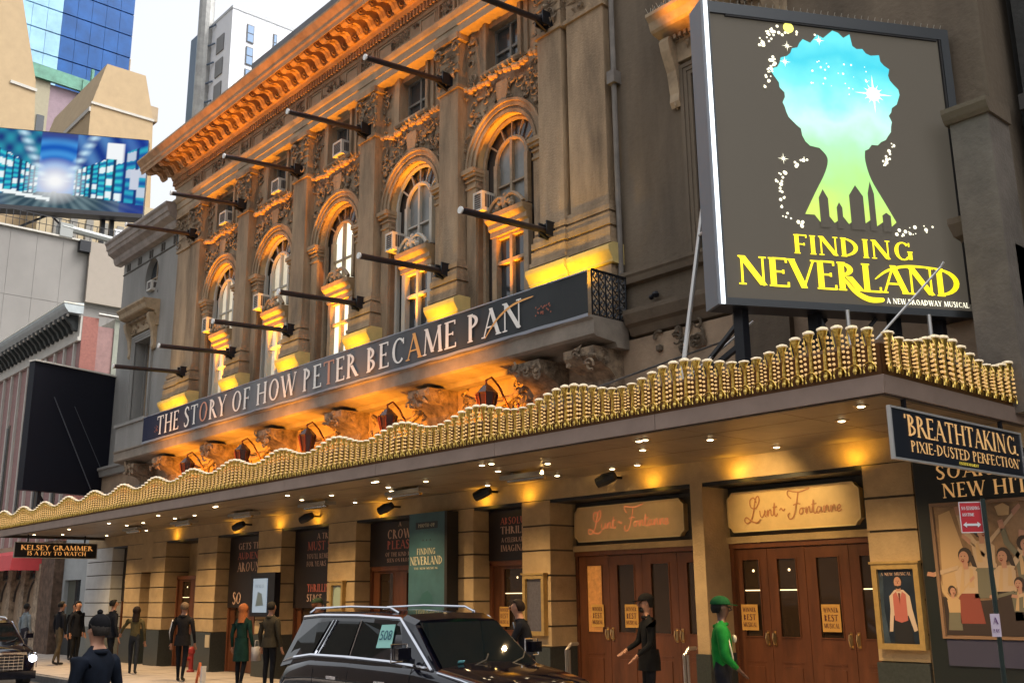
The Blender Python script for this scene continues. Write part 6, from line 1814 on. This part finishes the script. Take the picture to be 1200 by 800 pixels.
# ================================================================== PEOPLE
SKINM = mat('skin_light', (.36,.19,.125), .6, spec=.3); SKIND = mat('skin_dark', (.09,.045,.03), .5)
def person(label, x, y, face, h=1.75, z0=.15, top=(.02,.02,.025), bottom=(.02,.02,.025), skin=None, stride=.0, lean=0.0,
           rarm=None, larm=None, hair=('short', (.02,.012,.01)), hat=None, coat=0.0, shoe=(.012,.012,.012), turn=0.0, bulk=1.0, extra=None, group=None):
    """face: heading in degrees (0 = +x). arms: elbow and wrist offsets from the shoulder (forward, side, up)"""
    skin = skin or SKINM
    t = thing('person', label, 'person', (x, y, z0), group)
    s = h/1.73
    sc_ = Vector
    d = {}; V = []; Rr = []; E = []; tag = []
    def add(p, r, par, tg):
        V.append(Vector(p)); Rr.append(r); tag.append(tg)
        i = len(V)-1
        if par is not None: E.append((par, i))
        return i
    def ln(z): return lean*(z-.95)
    pel = add((ln(.95), 0, .97), (.135*bulk, .15*bulk), None, 'b')
    bel = add((ln(1.1), 0, 1.12), (.13*bulk, .145*bulk), pel, 't')
    che = add((ln(1.3)+.0, 0, 1.31), (.14*bulk, .165*bulk), bel, 't')
    uch = add((ln(1.45), 0, 1.455), (.085*bulk, .11*bulk), che, 't')
    nk = add((ln(1.52)+.01, 0, 1.535), (.050, .052), uch, 's')
    hl = add((ln(1.6)+.03, 0, 1.615), (.080, .074), nk, 's')
    hm = add((ln(1.68)+.02, 0, 1.69), (.108, .092), hl, 's')
    ht = add((ln(1.76)+.005, 0, 1.755), (.080, .074), hm, 's')
    shp = []
    for sg, arm in ((-1, rarm), (1, larm)):
        if arm is None: arm = ((-.03, .07, -.29), (.05, .09, -.54))
        sh = add((ln(1.44), sg*.165*bulk, 1.435), (.076*bulk, .076*bulk), uch, 't')
        S = Vector((ln(1.41), sg*.175*bulk, 1.41))
        e = S+Vector((arm[0][0], sg*arm[0][1], arm[0][2])); w = S+Vector((arm[1][0], sg*arm[1][1], arm[1][2]))
        m1 = add(S*.5+e*.5, (.055*bulk, .055*bulk), sh, 't')
        ei = add(e, (.048*bulk, .048*bulk), m1, 't')
        wi = add(w, (.034, .034), ei, 't')
        dd = (w-e).normalized()
        side = dd.cross(Vector((0, 0, 1)))
        side = side.normalized() if side.length > .2 else Vector((1, 0, 0))
        pm = add(w+dd*.05, (.034, .026), wi, 's')
        pk = add(w+dd*.085, (.034, .022), pm, 's')
        for q, (o_, l_) in enumerate(((-.032,.060), (-.011,.075), (.011,.078), (.032,.068))):
            a = add(w+dd*(.085+l_*.55)+side*o_+Vector((0,0,-.006)), (.0095, .0095), pk, 's')
            add(w+dd*(.085+l_)+side*o_*.9+Vector((.012,0,-.016)), (.0075, .0075), a, 's')
        a = add(w+dd*.06-side*.042, (.012, .012), pm, 's'); add(w+dd*.095-side*.052, (.009, .009), a, 's')
    for sg in (-1, 1):
        st = stride*sg
        hp = add((ln(.9), sg*.088, .90), (.092*bulk, .092*bulk), pel, 'b')
        kn = add((st*.5+.02, sg*.095, .52+.0*abs(st)), (.062, .062), hp, 'b')
        ca = add((st*.72-(.02 if st < 0 else 0), sg*.095, .36), (.056, .056), kn, 'b')
        an = add((st-(.06 if st < 0 else 0), sg*.095, .10+(.04 if st < 0 else 0)), (.038, .038), ca, 'b')
        hh = add((st-.01-(.06 if st < 0 else 0), sg*.095, .045+(.04 if st < 0 else 0)), (.042, .04), an, 'f')
        add((st+.16-(.06 if st < 0 else 0), sg*.11, .035), (.036, .032), hh, 'f')
    me = bpy.data.meshes.new('body'); me.from_pydata([v_*s for v_ in V], E, [])
    o = bpy.data.objects.new('body_tmp', me); COL.objects.link(o)
    md = o.modifiers.new('skin', 'SKIN'); md.use_smooth_shade = True; md.branch_smoothing = .6
    sv = me.skin_vertices[0].data
    for i, r in enumerate(Rr): sv[i].radius = (r[0]*s, r[1]*s); sv[i].use_root = (i == 0)
    o.modifiers.new('sub', 'SUBSURF').levels = 1
    bpy.context.view_layer.update()
    dg = bpy.context.evaluated_depsgraph_get()
    m2 = bpy.data.meshes.new_from_object(o.evaluated_get(dg)); bpy.data.objects.remove(o)
    mats_ = [skin, mat('cloth_%02d_%02d_%02d' % tuple(int(c*99) for c in top), tuple(c*.7 for c in top), .85, var=.35, scale=9, spec=.12), mat('cloth_%02d_%02d_%02d' % tuple(int(c*99) for c in bottom), tuple(c*.7 for c in bottom), .85, var=.35, scale=9, spec=.12), mat('shoe_%02d' % int(shoe[0]*99), shoe, .5)]
    for mm in mats_: m2.materials.append(mm)
    idx = {'s': 0, 't': 1, 'b': 2, 'f': 3}
    segs_ = [(V[a]*s, V[b_]*s, idx[tag[b_]]) for a, b_ in E]
    for p in m2.polygons:
        c = p.center; best = (9, 0)
        for a, b_, mi in segs_:
            ab = b_-a; f = max(0, min(1, (c-a).dot(ab)/max(ab.length_squared, 1e-9))); dd = (c-(a+ab*f)).length
            if dd < best[0]: best = (dd, mi)
        p.material_index = best[1]; p.use_smooth = True
    for v_ in m2.vertices:                      # face relief: brow, nose, chin
        pz = v_.co.z/s; px_ = v_.co.x/s-ln(1.68)
        if 1.6 < pz < 1.74 and px_ > .07 and abs(v_.co.y/s) < .03: v_.co.x += .016*s*(1-abs(pz-1.655)/.09)
    body = bpy.data.objects.new('body', m2); COL.objects.link(body); body.parent = t
    t.rotation_euler.z = R(face)
    def ch(mb, name, m_): 
        me_ = mb.mesh(name, m_, (0,0,0), smooth=True); ob = bpy.data.objects.new(name, me_); COL.objects.link(ob); ob.parent = t; return ob
    hx = ln(1.68)*s+.02*s; hz = 1.685*s
    # eyes, ears, nose
    k = MB()
    for sg in (-1, 1): k.blob((hx+.092*s, sg*.030*s, hz+.008), .010, .012, .008, 0, 6, 4)
    ch(k, 'eye', mat('eye_dark', (.03,.02,.018), .3))
    k = MB(); k.tube([(hx+.095*s,0,hz+.02*s),(hx+.122*s,0,hz-.025*s),(hx+.088*s,0,hz-.035*s)], [.008*s,.014*s,.010*s], 6)
    for sg in (-1, 1): k.blob((hx-.0, sg*.084*s, hz-.01), .020*s, .010*s, .030*s, 0, 6, 4)
    ch(k, 'nose_and_ears', skin)
    # hair: shell over top and back of the head
    kind, hc = hair
    HM = mat('hair_%02d_%02d' % (int(hc[0]*99), int(hc[1]*99)), tuple(c*.75 for c in hc), .75, var=.4, scale=60, spec=.2)
    def shell(rx, ry, rz, cz, front, low, lenz=0):
        k = MB(); n, m_ = 14, 8; o_ = 0
        rings = []
        for i in range(m_+1):
            ph = PI/2*(1-i/m_*(1+low)); ring = []
            for j in range(n):
                a = 2*PI*j/n; cph = math.cos(ph); X_ = rx*cph*math.cos(a); Y_ = ry*cph*math.sin(a); Z_ = rz*math.sin(ph)
                if X_ > front and Z_ < rz*.55: X_ = front+(X_-front)*.0; Z_ = max(Z_, rz*.45)
                ring.append((hx-.012*s+X_, Y_, cz+Z_))
            rings.append(ring)
        if lenz:
            for q in range(1, 5):
                f = q/4
                rings.append([(p[0]-.02*f if p[0] < hx else p[0]*1.0-.01, p[1]*(1+.12*f), p[2]-lenz*f if p[0] < hx+.02 else p[2]) for p in rings[m_]])
        k.v = [p for r_ in rings for p in r_]
        for i in range(len(rings)-1):
            for j in range(n):
                k.f.append([i*n+j, i*n+(j+1) % n, (i+1)*n+(j+1) % n, (i+1)*n+j]); k.m.append(0)
        return k
    if kind == 'short': ch(shell(.118*s, .102*s, .115*s, hz+.005, .022*s, .36), 'hair', HM)
    if kind == 'long': ch(shell(.125*s, .110*s, .120*s, hz+.005, .05*s, .35, .24*s), 'hair', HM)
    if kind == 'beard' :
        ch(shell(.118*s, .102*s, .115*s, hz+.005, .022*s, .36), 'hair', HM)
        k = MB(); k.blob((hx+.055*s, 0, hz-.085*s), .05*s, .055*s, .045*s, 0, 8, 5); ch(k, 'beard', HM)
    if hat:
        hk, hcol = hat
        HT_ = mat('hat_%02d_%02d' % (int(hcol[0]*99), int(hcol[1]*99)), tuple(c*.6 for c in hcol), .9, var=.3, scale=40, spec=.1)
        if hk == 'beanie':
            k = MB(); k.blob((hx-.018*s, 0, hz+.045*s), .112*s, .096*s, .108*s, 0, 16, 10); k.blob((hx-.01, 0, hz+.165*s), .03, .03, .03, 0, 8, 5)
            ch(k, 'hat', HT_)
        if hk == 'cap':
            k = shell(.124*s, .108*s, .10*s, hz+.045*s, .2, .0); k.prism([(.05,-.07),(.17,-.055),(.20,0),(.17,.055),(.05,.07)], (hx, 0, hz+.045*s), (1,0,-.12), (0,1,0), (0,0,.012)); ch(k, 'hat', HT_)
    if coat:
        k = MB(); n = 14; zt_, zb_ = 1.06*s, (1.06-coat)*s
        rings = []
        for i in range(6):
            f = i/5; rx = (.135+.02*f)*s*bulk; ry = (.158+.03*f)*s*bulk; zz_ = zt_+(zb_-zt_)*f
            rings.append([(ln(zz_/s)*s+rx*math.cos(2*PI*j/n)*(1+.04*math.sin(j*3+i)), ry*math.sin(2*PI*j/n), zz_) for j in range(n)])
        k.v = [p for r_ in rings for p in r_]
        for i in range(5):
            for j in range(n): k.f.append([i*n+j, i*n+(j+1) % n, (i+1)*n+(j+1) % n, (i+1)*n+j]); k.m.append(0)
        ch(k, 'coat_skirt', mats_[1])
    k = MB(); k.tube([(ln(1.48)*s+.05*s*math.cos(a)*1.5, .075*s*math.sin(a), 1.485*s+.012*math.cos(a)) for a in [2*PI*q/10 for q in range(11)]], .024*s, 6); ch(k, 'collar', mats_[1])
    if extra: extra(ch, s, hx, hz, ln)
    return t
WALK = (((.10, .06, -.27), (.24, .05, -.48)), ((-.10, .06, -.27), (-.12, .06, -.54)))
def shirt_stripe(ch, s, hx, hz, ln):
    k = MB()
    k.tube([(-.02*s, .255*s, 1.40*s), (-.05*s, .305*s, 1.12*s), (.06*s, .30*s, .93*s)], .014, 5); ch(k, 'sleeve_stripe', mat('stripe_white', (.7,.7,.7), .7))
def cuffs(ch, s, hx, hz, ln):
    k = MB(); k.prism([(-.05,0),(.05,0),(.012,-.24),(-.012,-.24)], (ln(1.42)*s+.125*s, 0, 1.47*s), (0,1,0), (.2,0,1), (.01,0,0)); ch(k, 'shirt_front', mat('shirt_blue', (.25,.32,.42), .7))
def bags(ch, s, hx, hz, ln):
    k = MB(); k.box(.02, .24, -.36, -.24, .55, .85); k.tube([(.05,-.3,.85),(.08,-.3,.98),(.18,-.3,.98),(.2,-.3,.85)], .01, 4); ch(k, 'carried_bag', mat('bag_pale', (.35,.34,.36), .6))
person('man in dark navy coat and black bobble beanie walking left across the street', -10.9, -8.8, 205, 1.80, 0.0, (.008,.012,.022), (.008,.009,.012), stride=.2, larm=((.02,.07,-.28),(.10,.05,-.5)), rarm=((-.02,.08,-.28),(.06,.07,-.52)), hat=('beanie', (.012,.012,.014)), hair=('short', (.03,.024,.02)), coat=.35, bulk=1.15)
person('man in black jacket seen between the beanie man and the woman in olive', -28.6, -2.0, 95, 1.82, .16, (.018,.02,.028), (.012,.014,.02), stride=.12, hair=('short', (.02,.018,.016)), coat=.2, bulk=1.1)
person('woman in olive top with long dark hair, arm stretched out to the left', -27.6, -1.75, 150, 1.64, .16, (.12,.10,.05), (.03,.035,.045), stride=.16, larm=((.10,.16,-.18), (.22,.22,-.32)), hair=('long', (.018,.01,.008)))
person('man in dark jacket with white sleeve stripe walking away from the camera', -24.2, -1.95, 140, 1.74, .16, (.022,.02,.022), (.014,.014,.02), stride=.13, hair=('short', (.18,.12,.08)), coat=.25, extra=shirt_stripe, bulk=1.05)
person('woman with loose red blonde hair in a dark green coat beside the parked SUV', -21.6, -1.75, 120, 1.70, .16, (.012,.045,.038), (.012,.012,.016), skin=SKINM, hair=('long', (.42,.14,.05)), coat=.5, stride=.05, extra=bags)
person('man in grey brown jacket standing close to the red haired woman', -20.7, -1.55, 110, 1.74, .16, (.055,.048,.035), (.014,.014,.018), hair=('short', (.015,.012,.01)), coat=.2, bulk=1.08)
person('person with brown hair glimpsed over the rear of the SUV roof', -19.9, -.9, 60, 1.78, .16, (.07,.05,.04), (.02,.02,.02), hair=('short', (.20,.08,.04)), hat=('cap', (.05,.08,.05)))
person('man in black jacket and khaki trousers at far left near the pub wall', -33.0, -1.9, 100, 1.78, .16, (.02,.02,.022), (.14,.11,.07), hair=('short', (.02,.02,.02)), bulk=1.1, stride=.1)
person('person in dark coat holding a pale card at far left', -33.9, -1.1, 20, 1.78, .16, (.018,.02,.024), (.03,.03,.03), hair=('short', (.02,.02,.02)), coat=.3)
person('person in pale blue shirt standing behind the car with the lit headlight', -37.0, -1.7, 110, 1.72, .16, (.30,.36,.40), (.05,.05,.07), skin=SKIND, hair=('short', (.015,.012,.01)))
person('dark figure leaning in the shadow below the pale building window', -35.6, -.6, 0, 1.72, .16, (.015,.018,.02), (.012,.014,.016), hair=('short', (.02,.02,.02)), coat=.4)
person('chauffeur in dark suit with blue tie and white cuffs looking down over the SUV bonnet', -11.9, -2.0, 222, 1.76, .16, (.012,.014,.022), (.012,.012,.018), larm=((.16,.02,-.24), (.38,-.04,-.26)), rarm=((.16,.02,-.24), (.40,-.02,-.22)), lean=.22, hair=('short', (.015,.01,.01)), extra=cuffs)
person('bearded man in black clothes standing before the left pair of theatre doors', -10.45, -.95, 238, 1.80, .16, (.010,.011,.013), (.012,.012,.015), rarm=((.08,.04,-.26), (.28,-.04,-.36)), larm=((.04,.05,-.28), (.22,.02,-.42)), hair=('beard', (.02,.014,.012)), hat=('cap', (.015,.014,.014)), coat=.28, bulk=1.05)
def vest_bits(ch, s, hx, hz, ln):
    k = MB(); k.tube([(.06,-.21*s,1.36*s),(.10,-.22*s,1.15*s),(.12,-.19*s,1.0*s)], .012, 5); k.blob((.15,-.08,1.33*s), .03,.035,.05); ch(k, 'jacket_trim', mat('trim_pale', (.45,.42,.34), .6))
person('man in bright green jacket and green cap walking right past the doors', -8.08, -2.3, 42, 1.76, .16, (.012,.22,.035), (.014,.016,.024), skin=SKIND, stride=.1, larm=((-.06,.10,-.27), (.02,.12,-.5)), rarm=((.0,.09,-.27), (.14,.05,-.40)), hair=('short', (.01,.01,.01)), hat=('cap', (.015,.11,.04)), bulk=1.25, extra=vest_bits)
reg()
